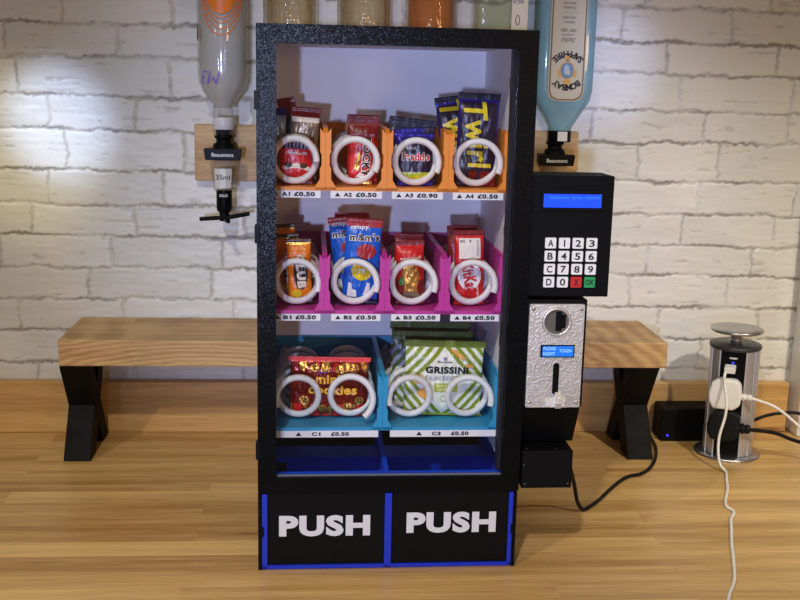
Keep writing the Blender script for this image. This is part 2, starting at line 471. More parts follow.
    a1 = N.new('ShaderNodeAttribute'); a1.attribute_name = 'mortar'
    a2 = N.new('ShaderNodeAttribute'); a2.attribute_name = 'tone'
    mx0 = N.new('ShaderNodeMixRGB'); mx0.inputs['Color1'].default_value = lin((217, 214, 206)); mx0.inputs['Color2'].default_value = lin((228, 226, 218))
    L.new(a2.outputs['Fac'], mx0.inputs['Fac'])
    mx = N.new('ShaderNodeMixRGB'); mx.inputs['Color2'].default_value = lin((146, 138, 130))
    L.new(a1.outputs['Fac'], mx.inputs['Fac']); L.new(mx0.outputs[0], mx.inputs['Color1'])
    L.new(mx.outputs[0], b.inputs['Base Color'])
    b.inputs['Roughness'].default_value = 0.4
    me.materials.append(m)
    o = bpy.data.objects.new('wall_back', me); COL.objects.link(o)
    struct(o)
build_wall()

OAK = wood_mat('oak_staves', (226, 186, 120), (168, 124, 66), staves=(0.42, 0.041), grain=(3.2, 62, 62), rough=0.34, knots=0.75)
OAK_B = wood_mat('oak_slab', (204, 166, 112), (158, 118, 72), staves=(0.36, 0.043), grain=(5, 70, 70), rough=0.5, cathedral=True)
OAK_U = wood_mat('oak_strip', (222, 178, 112), (178, 132, 72), grain=(4, 60, 60), rough=0.42)
OAK_P = wood_mat('oak_board', (224, 186, 130), (168, 126, 78), grain=(7, 60, 60), rough=0.5)

w = MB().box(-0.85, 1.05, 0.90, 1.668, -0.04, 0.0).build('worktop', OAK, bevel=0.002)
tag(w, 'oak block worktop under the vending machine, bench and pop-up socket', 'worktop')
u = MB().box(-0.80, 0.7715, 1.645, 1.6645, 0.0005, 0.0835).build('trim_1', OAK_U, bevel=0.0012); struct(u)
c = MB()
c.box(0.779, 0.95, 1.618, 1.664, 0.0005, 0.85).box(0.79, 0.95, 1.610, 1.618, 0.0005, 0.85)
struct(c.build('trim_2', mat('white_gloss_paint', (226, 224, 220), 0.35), bevel=0.002))

# ------------------------------------------------------------------ bench
bench = empty('bench', (0.0675, 1.583, 0.0))
tag(bench, 'low oak bench with black crossed metal legs behind the vending machine', 'bench')
B0 = Vector(bench.location)
top = MB().box(-0.4475, 0.4475, -0.073, 0.079, 0.1455, 0.1845).build('seat', OAK_B, bench, bevel=0.0015)
def xleg(xc):
    m = MB()
    a = [(1.511, 0.0005), (1.549, 0.0005), (1.641, 0.1453), (1.603, 0.1453)]
    b = [(1.603, 0.0005), (1.641, 0.0005), (1.549, 0.1453), (1.511, 0.1453)]
    for q, dx in ((a, 0.0), (b, 0.0004)):
        m.prism_x([(y-B0.y, z) for y, z in q], xc-0.0197-B0.x-dx, xc+0.0197-B0.x+dx)
    m.box(xc-0.0197-B0.x, xc+0.0197-B0.x, -0.072, 0.058, 0.1425, 0.1453)
    return m.build('leg', LEGM, bench, bevel=0.0012)
xleg(-0.360); xleg(0.4855)

# ------------------------------------------------------------------ vending machine
MX, MY, MR = -0.0726, 1.1472, 0.0138
vm = empty('vending_machine', (MX, MY, 0.0), MR)
tag(vm, 'black snack vending machine with a window, coin slot and two PUSH flaps', 'vending machine')
def W3(lx, off, z): return (MX + lx*math.cos(MR) - off*math.sin(MR), MY + lx*math.sin(MR) + off*math.cos(MR), z)

DEPTH = 0.25
# case: outer panels
b = MB()
b.box(0.0, 0.003, 0.013, DEPTH, 0.0004, 0.6135).box(0.2925, 0.2995, 0.013, DEPTH, 0.0004, 0.6135)
b.box(0.003, 0.2925, 0.013, DEPTH, 0.603, 0.6135).box(0.003, 0.2925, DEPTH-0.006, DEPTH, 0.0004, 0.603)
b.box(0.003, 0.2925, 0.013, DEPTH-0.006, 0.0004, 0.003)
b.box(0.0, 0.0042, 0.001, 0.013, 0.0004, 0.0925).box(0.2955, 0.2995, 0.001, 0.013, 0.0004, 0.0925)
case = b.build('case', BLACK, vm)
# right front post inside the window
MB().box(0.2762, 0.2925, 0.0135, 0.030, 0.115, 0.603).build('front_post', DGREY, vm, bevel=0.001)
l = MB()
l.box(0.0032, 0.0052, 0.031, 0.243, 0.12, 0.602)
l.box(0.2825, 0.2922, 0.031, 0.243, 0.12, 0.602)
l.box(0.0053, 0.2824, 0.238, 0.243, 0.12, 0.602)
l.box(0.0053, 0.2824, 0.031, 0.238, 0.598, 0.602)
l.box(0.0060, 0.0400, 0.2368, 0.2379, 0.12, 0.598)
l.build('inner_lining', WHITEP, vm)
# dark guide slots in the right lining
for z in (0.560, 0.472, 0.392, 0.330, 0.262):
    MB().box(0.2795, 0.2832, 0.0302, 0.050, z-0.0050, z+0.0050).build('guide_slot', DGREY, vm)

# door frame with its window
d = MB()
Z0, Z1, OX0, OX1, OZ0, OZ1 = 0.0945, 0.6140, 0.0208, 0.2800, 0.1128, 0.5940
d.box(0.0, OX0, 0.0, 0.0125, Z0, Z1).box(OX1, 0.3005, 0.0, 0.0125, Z0, Z1)
d.box(OX0, OX1, 0.0, 0.0125, OZ1, Z1).box(OX0, OX1, 0.0, 0.0125, Z0, OZ0)
door = d.build('door_frame', BLACK, vm)
MB().box(OX0-0.004, OX1+0.004, 0.0055, 0.0075, OZ0-0.004, OZ1+0.004).build('window_pane', PANE, door)
e = MB().box(OX0+0.0002, OX1-0.0002, 0.0052, 0.0078, OZ0+0.0001, OZ0+0.0016).build('pane_edge', mat('acrylic_edge', (112, 112, 122), 0.3), door)
for z in (0.535, 0.392, 0.145):
    MB().box(-0.0022, 0.0035, -0.0008, 0.0120, z-0.010, z+0.010).build('hinge_clip', BLACK3, door, bevel=0.0006)
# two flaps, blue surround and drop bin
f = MB()
f.box(0.0044, 0.0104, 0.0018, 0.0125, 0.0006, 0.0925).box(0.2935, 0.2953, 0.0018, 0.0125, 0.0006, 0.0925)
f.box(0.2905, 0.2935, 0.0018, 0.0125, 0.0006, 0.0925)
f.box(0.1455, 0.1534, 0.0018, 0.0125, 0.0006, 0.0925)
f.box(0.0044, 0.2953, 0.0018, 0.0125, 0.0006, 0.0050)
f.build('flap_surround', BLUE, vm)
f = MB()
f.box(0.0044, 0.2953, 0.0130, 0.235, 0.0032, 0.0060)
f.box(0.0044, 0.0075, 0.0130, 0.235, 0.0060, 0.1000).box(0.2895, 0.2922, 0.0130, 0.235, 0.0060, 0.1000)
f.box(0.1462, 0.1522, 0.0140, 0.235, 0.0060, 0.1060)
f.box(0.0300, 0.2895, 0.120, 0.124, 0.0060, 0.0900)
f.box(0.0075, 0.2895, 0.118, 0.160, 0.0880, 0.0950)
f.box(0.0075, 0.2895, 0.0140, 0.0220, 0.0960, 0.1122)
bn = f.build('drop_bin', mat('royal_blue_plastic_lit', (20, 84, 246), 0.4, bump=(250, 0.12, 0.0005)), vm)  # surround's blue plastic, colour lightened to stand in for light inside the bin
FLAPM = mat('flap_black', (12, 11, 11), 0.5, bump=(300, 0.08, 0.0004), spec=0.12)
for x0, x1 in ((0.0106, 0.1453), (0.1536, 0.2903)):
    fl = MB().box(x0, x1, 0.0040, 0.0075, 0.0054, 0.0935).build('flap', FLAPM, vm)
    cx = 0.0763 if x0 < 0.1 else 0.2237
    t = MB().text('PUSH', 0.1050, 0.0258, (cx, 0.0527 if x0 < 0.1 else 0.0550), bold=0.052, y=0.0040, thick=0.0003)
    t.build('lettering', mat('pale_grey_lettering', (206, 207, 214), 0.5), fl)
for x, z in ((0.0030, 0.047), (0.2948, 0.047)):
    MB().box(x-0.0012, x+0.0035, 0.0008, 0.0130, z-0.006, z+0.006).build('flap_latch', BLACK3, vm)

# trays, price labels and spiral coils
def tray(x0, x1, zf, colour, code, price, label_x):
    m = MB()
    y0, y1, ht = 0.045, 0.2355, 0.0685
    zt = zf + ht; wt = 0.0026
    x0 += 0.0001; x1 -= 0.0001
    m.box(x0, x1, y0, y1, zf, zf+0.0025)
    side = [(y0, zf+0.0025), (y1, zf+0.0025), (y1, zt), (y0+0.012, zt), (y0, zt-0.005)]
    m.prism_x(side, x0, x0+wt); m.prism_x(side, x1-wt, x1)
    m.box(x0+wt, x1-wt, y1-0.003, y1, zf+0.0025, zt)
    # flared front posts
    h = ht
    prof = [(0.0, 0.0), (0.0125, 0.0), (0.0118, 0.0032), (0.0062, 0.0120), (0.0062, 0.0240), (0.0044, 0.0268), (0.0044, 0.0395), (0.0060, 0.0425), (0.0060, h), (0.0, h-0.0085)]
    m.prism_y([(x0+a, zf+z) for a, z in prof], y0-0.0022, y0+0.004)
    m.prism_y([(x1-a, zf+z) for a, z in prof[::-1]], y0-0.0022, y0+0.004)
    m.box(x0, x1, y0-0.0022, y0+0.004, zf-0.0006, zf+0.0032)
    for zz in (0.024, 0.044):
        pass
    o = m.build('tray', TRAY[colour], vm)
    lx0, lx1 = label_x
    lb = MB().box(lx0, lx1, y0-0.0022, y0+0.0006, zf-0.0088, zf-0.0007, 0)
    yy = y0-0.0025; zc = zf-0.0047
    wd = lx1-lx0
    def put(s, cx, ww, hh): lb.text(s, ww, hh, (cx, zc), mi=1, bold=0.055, y=yy)
    if wd < 0.07:
        lb.poly([(lx0+0.0046, zc-0.0022), (lx0+0.0110, zc-0.0022), (lx0+0.0078, zc+0.0024)], 1, y=yy)
        put(code, lx0+0.0192, 0.0095, 0.0046); put(price, lx0+0.0400, 0.0235, 0.0050)
    else:
        q = lx1-0.1205
        lb.poly([(q+0.0235, zc-0.0022), (q+0.0305, zc-0.0022), (q+0.0270, zc+0.0026)], 1, y=yy)
        put(code, q+0.0475, 0.0105, 0.0046); put(price, q+0.0755, 0.0210, 0.0048)
    lb.build('price_label', [LABELW, INK], o)
    return o

def coil(cx, cz, R, a0, sgn, pitch=0.028, turns=6.3, r=0.0039):
    n = int(turns*36); pts = []
    for k in range(n+1):
        s = k/36.0; a = a0 + sgn*2*PI*s
        pts.append((cx + R*math.cos(a), 0.0500 + pitch*s, cz + R*math.sin(a)))
    MB().tube(pts, r, 10).build('coil', COILW, vm)

ED = [0.0055, 0.0745, 0.1435, 0.2125, 0.2815]
ZA, ZB, ZC = 0.4365, 0.2954, 0.1552
CA = [0.0400, 0.1084, 0.1781, 0.2485]; CB = [0.0431, 0.1103, 0.1777, 0.2478]
for i in range(4):
    mid = (ED[i]+ED[i+1])/2
    tray(ED[i], ED[i+1], ZA, 'orange', 'A%d' % (i+1), '£0.90' if i == 2 else '£0.50', (mid-0.0287, mid+0.0292))
    coil(CA[i], 0.4684, 0.0243, math.radians(-28 if i else -3), 1)
for i in range(4):
    mid = (ED[i]+ED[i+1])/2
    tray(ED[i], ED[i+1], ZB, 'magenta', 'B%d' % (i+1), '£0.50', (mid-0.0268, mid+0.0300))
    coil(CB[i], 0.3285, 0.0247, math.radians(-22), 1)
tray(ED[0], ED[2], ZC, 'cyan', 'C1', '£0.50', (0.0185, 0.1389))
tray(ED[2], ED[4], ZC, 'cyan', 'C3', '£0.50', (0.1529, 0.2808))
for cx, a0, sg in ((0.0435, 200, -1), (0.1080, -55, 1), (0.1764, 195, -1), (0.2485, -18, 1)):
    coil(cx, 0.1893, 0.0250, math.radians(a0), sg, pitch=0.0345, turns=5.2)

# keypad unit on the right side
k = MB()
k.box(0.3010, 0.3932, 0.0035, 0.056, 0.3242, 0.4600)
kp = k.build('keypad_box', BLACK2, vm, bevel=0.0012)
kb = MB().box(0.3115, 0.3825, 0.0018, 0.0036, 0.4208, 0.4445).build('screen_bezel', BLACK3, kp, bevel=0.0005)
sc = MB().box(0.3140, 0.3788, 0.0012, 0.0020, 0.4250, 0.4398, 0)
sc.text('Select any item', 0.0560, 0.0044, (0.3485, 0.4358), mi=1, y=0.0010, bold=-0.004)
sc.build('screen', [mat('blue_screen', (10, 50, 220), 0.3, emit=(8, 70, 255), emit_s=1.0), mat('screen_text', (30, 110, 250), 0.4, emit=(40, 118, 255), emit_s=1.0)], kp)
KEYW = mat('key_white', (232, 230, 230), 0.4)
keys = ['A123', 'B456', 'C789', 'D0X*']
KM = {'X': mat('key_red', (196, 40, 34), 0.4), '*': mat('key_green', (36, 150, 86), 0.4)}
for r_ in range(4):
    for c_ in range(4):
        ch = keys[r_][c_]
        x = 0.3243 + c_*0.01555 - 0.0*r_; z = 0.3852 - r_*0.01470
        km = MB().prism_y(rrect(x-0.0062, x+0.0062, z-0.0060, z+0.0060, 0.0012), 0.0017, 0.0037, 0)
        if ch == '*': km.text('OK', 0.0095, 0.0060, (x, z), mi=1, y=0.0014, bold=0.02)
        elif ch == '1': km.text(ch, None, 0.0078, (x, z), mi=1, y=0.0014, bold=0.025)
        else: km.text(ch, 0.0062, 0.0078, (x, z), mi=1, y=0.0014, bold=0.02)
        km.build('key', [KM.get(ch, KEYW), INK], kp)

# coin acceptor
h = MB()
h.box(0.3010, 0.3706, 0.0042, 0.070, 0.1950, 0.3205)
h.prism_x([(0.0042, 0.1950), (0.030, 0.1445), (0.070, 0.1445), (0.070, 0.1950)], 0.3010, 0.3690)
ch_ = h.build('coin_unit', BLACK2, vm, bevel=0.001)
pl = MB()
pl.prism_y(rrect(0.3040, 0.3672, 0.1951, 0.3160, 0.0020), 0.0012, 0.0043, 0)
cx, cz = 0.3352, 0.2965
ring = []
for rr, yy in ((0.0170, 0.0012), (0.0165, -0.0022), (0.0150, -0.0028), (0.0138, -0.0020), (0.0135, 0.0010)):
    ring.append((rr, yy))
pl.lathe(ring, (cx, 0, cz-0.0005), 36, 0, axis='y')
pl.text('', None, None)
# chute lip below the coin return slot
pl.prism_x([(0.0012, 0.1955), (-0.0045, 0.1955), (-0.0050, 0.2010), (0.0012, 0.2145)], 0.3375, 0.3445, 0)
pl.prism_x([(0.0012, 0.1955), (-0.0020, 0.1960), (-0.0015, 0.2030), (0.0012, 0.2090)], 0.3445, 0.3500, 0)
pl.prism_x([(0.0012, 0.1955), (-0.0015, 0.1960), (-0.0010, 0.2010), (0.0012, 0.2070)], 0.3270, 0.3375, 0)
plate = pl.build('face_plate', CHROME, ch_)
MB().prism_y(circle(cx, cz-0.0005, 0.0136), 0.0004, 0.0012).build('coin_window', mat('smoked_window', (96, 92, 88), 0.15), plate)
MB().box(cx-0.0010, cx+0.0058, -0.0016, 0.0009, cz-0.0110, cz+0.0112).box(cx+0.0058, cx+0.0105, -0.0004, 0.0009, cz-0.008, cz+0.008).build('coin_entry', BLACK3, plate, bevel=0.0004)
cs = MB().box(0.3185, 0.3575, -0.0004, 0.0013, 0.2545, 0.2690, 0).box(0.3205, 0.3560, -0.0009, 0.0, 0.2558, 0.2677, 1)
cs.text('PLEASE', 0.0140, 0.0036, (0.3285, 0.2650), mi=2, y=-0.0011)
cs.text('INSERT', 0.0140, 0.0036, (0.3282, 0.2590), mi=2, y=-0.0011)
cs.text('TOKEN', 0.0140, 0.0036, (0.3468, 0.2625), mi=2, y=-0.0011)
cs.build('coin_display', [BLACK3, mat('coin_screen', (20, 90, 190), 0.3, emit=(24, 110, 220), emit_s=0.7), mat('coin_screen_text', (150, 200, 240), 0.4, emit=(150, 205, 245), emit_s=0.7)], plate)
MB().prism_y(rrect(0.3342, 0.3412, 0.2105, 0.2478, 0.0033), 0.0006, 0.0013).build('return_slot', BLACK3, plate)
for sx, sz in ((0.3085, 0.3100), (0.3632, 0.3100), (0.3085, 0.2010), (0.3632, 0.2010)):
    MB().lathe([(0.0021, 0.0012), (0.0018, 0.0002), (0.0, -0.0001)][::-1], (sx, 0, sz), 14, 0, axis='y').build('screw', STEEL, plate)
# lower box
lbx = MB().box(0.3040, 0.3636, 0.0030, 0.062, 0.0962, 0.1420).build('power_box', BLACK2, vm, bevel=0.0012)
for sx, sy, sz in ((0.3065, 0.0034, 0.1250), (0.3100, 0.012, 0.1420), (0.3450, 0.012, 0.1420), (0.3080, 0.0034, 0.1020), (0.3590, 0.0034, 0.1020)):
    MB().box(sx-0.0006, sx+0.0006, sy-0.0012, sy+0.0004, sz-0.0006, sz+0.0006).build('screw', STEEL, lbx)

# ------------------------------------------------------------------ snacks in the trays
def pmat(name, rgb, rough=0.3, metal=0.0):
    return mat(name, rgb, rough, metal, bump=(140, 0.35, 0.0015))
P = {
 'red': pmat('foil_red', (206, 28, 30)), 'maroon': pmat('foil_maroon', (122, 20, 26)), 'tan': pmat('foil_tan', (150, 132, 108), 0.3, 0.5),
 'cream': pmat('print_cream', (238, 226, 205)), 'choc': pmat('print_chocolate', (58, 32, 20)), 'white': pmat('print_white', (238, 236, 232)),
 'navy': pmat('foil_navy', (18, 14, 52)), 'purple': pmat('foil_purple', (38, 22, 46)), 'violet': pmat('foil_violet', (48, 36, 140), 0.22, 0.4),
 'yellow': pmat('print_yellow', (226, 202, 28)), 'lime': pmat('print_lime', (176, 190, 50)), 'orange': pmat('foil_orange', (240, 128, 14)),
 'peach': pmat('print_peach', (250, 186, 50)), 'blue': pmat('foil_blue', (14, 92, 198)), 'gold': pmat('foil_gold', (206, 150, 70), 0.28, 0.7),
 'brick': pmat('foil_brick', (130, 28, 16), 0.22, 0.3), 'pink': pmat('print_pink', (240, 70, 70)), 'olive': pmat('print_olive', (132, 152, 38)),
 'darkgreen': pmat('foil_green', (66, 84, 30)), 'ivory': pmat('print_ivory', (236, 238, 222)), 'bread': pmat('print_bread', (232, 168, 84)),
 'grey': pmat('print_grey', (130, 132, 160)), 'ink': INK, 'sticker': mat('sticker_white', (236, 228, 214), 0.6),
 'ice': pmat('foil_ice_blue', (150, 180, 230), 0.25, 0.3), 'silver': pmat('foil_silver', (176, 176, 182), 0.25, 0.8), 'green': pmat('print_green', (70, 130, 60)),
}
def pack(name, label, cat, group, lx, off, z, w, h, T, tilt, art, names, overlays=(), boxy=2.0, seed=0, lean=0.0, crimp=(0.07, 0.07), wrinkle=0.0007, res=(40, 60)):
    nu, nv = res
    mats = [P[q] for q in names]
    rs = random.Random(seed)
    ox, oz = rs.random()*50, rs.random()*50
    def thick(u, v):
        c0, c1 = crimp
        s = 1.0
        if v < c0: s = 0.0
        elif v < c0+0.16: s = math.sin((v-c0)/0.16*PI/2)
        if v > 1-c1: s = 0.0
        elif v > 1-c1-0.16: s = min(s, math.sin((1-c1-v)/0.16*PI/2))
        e = max(0.0, 1-abs(u)**boxy)**0.5
        t = T/2*s*e + 0.0007
        nz_ = mnoise.noise(Vector((u*w*60+ox, v*h*60+oz, seed*3.1)))*wrinkle + mnoise.noise(Vector((u*w*180+ox, v*h*130+oz, 7.7)))*wrinkle*0.6
        t += nz_*(0.25+s)*e
        if v < c0 or v > 1-c1: t += 0.00035*math.sin(v*h*9000*0.35)
        return max(t, 0.0003)
    m = MB()
    def px(u, v):
        # the sealed ends spread a little wider than the filled middle
        c0, c1 = crimp
        k = 1.0 if (v < c0 or v > 1-c1) else 0.955
        return u*w/2*k
    us = [-1+2*i/nu for i in range(nu+1)]; vs = [j/nv for j in range(nv+1)]
    for sgn in (-1, 1):
        vv = [(px(u, v), sgn*thick(u, v), v*h) for v in vs for u in us]
        ff = []; mi = []
        for j in range(nv):
            for i in range(nu):
                q = (j*(nu+1)+i, j*(nu+1)+i+1, (j+1)*(nu+1)+i+1, (j+1)*(nu+1)+i)
                ff.append(q if sgn < 0 else q[::-1])
                uc = (us[i]+us[i+1])/2; vc = (vs[j]+vs[j+1])/2
                a = art(uc if sgn < 0 else -uc, vc)
                mi.append(names.index(a))
        o = len(m.v); m.v += vv
        for q, a in zip(ff, mi): m.f.append(tuple(i+o for i in q)); m.m.append(a); m.smooth.append(True)
    n1 = (nu+1)*(nv+1)
    rim = [j*(nu+1) for j in range(nv+1)], [j*(nu+1)+nu for j in range(nv+1)], [i for i in range(nu+1)], [nv*(nu+1)+i for i in range(nu+1)]
    for q, flip in zip(rim, (0, 1, 1, 0)):
        for a, b2 in zip(q, q[1:]):
            fc = (a, b2, b2+n1, a+n1); m.f.append(fc if not flip else fc[::-1]); m.m.append(0); m.smooth.append(False)
    def mp(x, zz):
        u = max(-1, min(1, x/(w/2*0.955))); v = max(0, min(1, zz/h))
        lay[0] += 1e-7; return (x, -thick(u, v)-0.0006-lay[1], zz)
    lay = [0.0, 0.0]
    for ov in overlays:
        lay[1] += 0.00012
        kind = ov[0]
        if kind == 't':
            _, body, ww, hh, cx, cz, rot, mn, bold = ov[:9]
            shear = ov[9] if len(ov) > 9 else 0.0
            m.text(body, ww, hh, (cx, cz), math.radians(rot), names.index(mn), bold, shear, mp)
        elif kind == 'p':
            m.poly(ov[1], names.index(ov[2]), mp)
        elif kind == 'e':
            _, cx, cz, rx, rz, mn = ov
            m.poly(circle(cx, cz, rx, rz, 20), names.index(mn), mp)
    o = m.build(name, mats)
    th = math.radians(tilt)
    zz = z + abs(math.sin(th))*w/2 + 0.0003
    o.matrix_world = Matrix.Translation(W3(lx, off, zz)) @ Matrix.Rotation(MR, 4, 'Z') @ Matrix.Rotation(th, 4, 'Y') @ Matrix.Rotation(math.radians(lean), 4, 'X')
    tag(o, label, cat, group)
    return o
FA, FB, FC = ZA+0.0027, ZB+0.0027, ZC+0.0027
F0, F1, F2 = 0.0800, 0.1080, 0.1360

# A1: red sharing bags
def art_a1(u, v):
    if v > 0.93: return 'maroon'
    if v > 0.80: return 'grey' if int((u+1)*9) % 2 else 'purple'
    if v < 0.14: return 'maroon'
    return 'red'
pack('snack_packet', 'small red packet with a cream swirl, front of slot A1', 'snack packet', None, 0.0405, F0, FA, 0.040, 0.050, 0.013, 2, art_a1,
     ['red', 'maroon', 'grey', 'purple', 'cream', 'choc', 'white'],
     [('e', 0.0, 0.0190, 0.0098, 0.0046, 'cream'), ('e', -0.0115, 0.0180, 0.0048, 0.0026, 'cream'), ('e', 0.0115, 0.0180, 0.0048, 0.0026, 'cream'), ('e', 0.0, 0.0150, 0.0120, 0.0030, 'red'), ('e', -0.0085, 0.0215, 0.0042, 0.0032, 'choc'), ('e', 0.0085, 0.0210, 0.0042, 0.0030, 'choc'), ('t', 'CHOCOLATE', 0.024, 0.0030, 0.0, 0.0350, 0, 'white', 0.02)], seed=1)
def art_a1b(u, v):
    if v > 0.86: return 'maroon'
    if v > 0.80: return 'cream'
    if 0.50 < v < 0.60: return 'choc' if abs(u) < .7 else 'tan'
    if 0.40 < v < 0.5 and abs(u-.1) < .6: return 'grey'
    return 'tan'
pack('snack_packet', 'tall silver-brown packet with a dark red top seal in slot A1', 'snack packet', None, 0.0470, F1, FA, 0.034, 0.0855, 0.011, 4, art_a1b,
     ['maroon', 'tan', 'cream', 'choc', 'grey', 'red'], seed=2)
pack('snack_packet', 'dark red packet whose corner pokes out rearmost in slot A1', 'snack packet', None, 0.0445, F2, FA, 0.022, 0.0960, 0.009, -10, lambda u, v: 'maroon' if v > .8 else 'choc',
     ['maroon', 'choc'], seed=3)
pack('snack_packet', 'pale blue packet at the left end of slot A1, beside the door frame', 'snack packet', None, 0.0200, F1, FA, 0.0190, 0.0850, 0.008, 0, lambda u, v: 'violet' if v > .9 else ('ice' if mnoise.noise(Vector((u*2, v*6, 3))) > -.15 else 'grey'),
     ['ice', 'grey', 'violet'], seed=4)

# A2: red wafer bars with the name running down
def art_a2(u, v):
    if v > 0.90: return 'maroon'
    if u < -0.45: return 'pink' if .2 < v < .75 else 'red'
    if v < 0.08: return 'gold'
    return 'red'
ov = [('t', 'ROCKY', 0.044, 0.0105, 0.0055, 0.0315, -90, 'cream', 0.10), ('t', 'ROCKY', 0.044, 0.0090, 0.0055, 0.0315, -90, 'ink', 0.03),
      ('e', -0.0050, 0.022, 0.0030, 0.0060, 'gold'), ('e', -0.0035, 0.032, 0.0020, 0.0050, 'yellow'), ('p', [(-0.006, 0.0085), (0.004, 0.0085), (0.004, 0.0125), (-0.001, 0.0140)], 'white')]
pack('biscuit_bar', 'red biscuit bar with vertical lettering, front of slot A2', 'biscuit bar', 'red biscuit bars in slot A2', 0.1143, F0, FA, 0.0285, 0.0590, 0.011, 3, art_a2,
     ['red', 'maroon', 'pink', 'gold', 'cream', 'ink', 'yellow', 'white'], ov, seed=5, boxy=4)
pack('biscuit_bar', 'dark red biscuit bar standing behind the front bar of slot A2', 'biscuit bar', 'red biscuit bars in slot A2', 0.1178, F1, FA, 0.0375, 0.0790, 0.011, 1, lambda u, v: 'maroon' if v > 0.62 else ('white' if .45 < v < .5 and u > -.2 else 'red'),
     ['red', 'maroon', 'white'], [('t', 'ROCKY', 0.030, 0.0090, 0.0040, 0.045, -90, 'cream', 0.02)][:0], seed=6, boxy=3, crimp=(0.06, 0.14))

# A3: purple milk chocolate packs
def art_a3(u, v):
    if v > 0.80: return 'violet'
    if v < 0.26 and v > 0.10 and abs(u) < .8: return 'lime' if (v > 0.19+0.02*math.sin(u*14)) else 'yellow'
    if v <= 0.10: return 'violet'
    return 'purple'
pack('chocolate_bar', 'purple foil chocolate bar with red and white name, front of slot A3', 'chocolate bar', 'purple chocolate bars in slot A3', 0.1775, F0, FA, 0.0440, 0.0600, 0.011, 0, art_a3,
     ['purple', 'violet', 'lime', 'yellow', 'white', 'pink', 'red', 'navy'],
     [('t', 'MILK', 0.012, 0.0034, -0.004, 0.0435, 0, 'white', 0.03), ('t', 'Freddo', 0.0330, 0.0105, 0.001, 0.0340, 0, 'white', 0.10), ('t', 'Freddo', 0.0310, 0.0095, 0.001, 0.0340, 0, 'red', 0.03)], seed=7, boxy=3)
pack('chocolate_bar', 'dark navy chocolate bar lying across the back of slot A3', 'chocolate bar', 'purple chocolate bars in slot A3', 0.1700, F1, FA, 0.0560, 0.0735, 0.010, 6, lambda u, v: 'navy' if v > .75 else 'purple',
     ['navy', 'purple'], seed=8, crimp=(0.06, 0.15))
pack('chocolate_bar', 'purple chocolate bar with a shiny violet fold, middle of slot A3', 'chocolate bar', 'purple chocolate bars in slot A3', 0.1800, 0.0940, FA, 0.0500, 0.0640, 0.009, -3, lambda u, v: 'violet' if v > .74 and u < .5 else 'purple',
     ['violet', 'purple'], seed=9)

# A4: two tall purple bars with yellow name
def art_a4(u, v):
    if v > 0.935: return 'navy'
    if v > 0.90: return 'violet'
    if v < 0.16: return 'brick' if abs(u+.15) < .22 or u > .2 else 'purple'
    if abs(u) > 0.90: return 'violet'
    return 'purple'
ov = [('t', 'Twirl', 0.0760, 0.0270, -0.0010, 0.0580, -83, 'yellow', 0.022, 0.15)]
t1 = pack('chocolate_bar', 'tall purple chocolate bar with full yellow name, front of slot A4', 'chocolate bar', 'tall purple bars in slot A4', 0.2482, F0, FA, 0.0490, 0.1065, 0.011, 1.5, art_a4,
     ['purple', 'navy', 'violet', 'brick', 'yellow'], ov, seed=10, boxy=4, crimp=(0.05, 0.09))
pack('chocolate_bar', 'tall purple chocolate bar leaning left behind the one in slot A4', 'chocolate bar', 'tall purple bars in slot A4', 0.2375, F1, FA, 0.0440, 0.1010, 0.010, -8, art_a4,
     ['purple', 'navy', 'violet', 'brick', 'yellow'], ov, seed=11, boxy=4, crimp=(0.05, 0.09))

# B1: orange biscuit bars
def art_b1(u, v):
    if v > 0.95: return 'choc'
    if v > 0.91: return 'gold'
    if ((u-0.10)/0.62)**2 + ((v-0.50)/0.27)**2 < 1: return 'choc'
    if v < 0.06: return 'choc'
    return 'orange'
ov = [('t', 'CLUB', 0.0400, 0.0105, 0.0018, 0.0395, -88, 'cream', 0.06), ('e', -0.0040, 0.0135, 0.0058, 0.0052, 'peach'), ('e', -0.0040, 0.0135, 0.0046, 0.0040, 'yellow')]
NB1 = ['orange', 'choc', 'gold', 'cream', 'peach', 'yellow']
pack('biscuit_bar', 'orange biscuit bar with brown oval, front right in slot B1', 'biscuit bar', 'orange biscuit bars in slot B1', 0.0470, F0, FB, 0.0290, 0.0770, 0.010, -2, art_b1, NB1, ov, seed=12, boxy=4)
pack('biscuit_bar', 'orange biscuit bar half hidden on the left of slot B1', 'biscuit bar', 'orange biscuit bars in slot B1', 0.0340, F1, FB, 0.0290, 0.0785, 0.010, -3, art_b1, NB1, ov, seed=13, boxy=4)
pack('biscuit_bar', 'orange biscuit bar with a brown crumpled end, rearmost in slot B1', 'biscuit bar', 'orange biscuit bars in slot B1', 0.0330, F2, FB, 0.0240, 0.0870, 0.010, -4, art_b1, NB1, ov, seed=14, boxy=4)

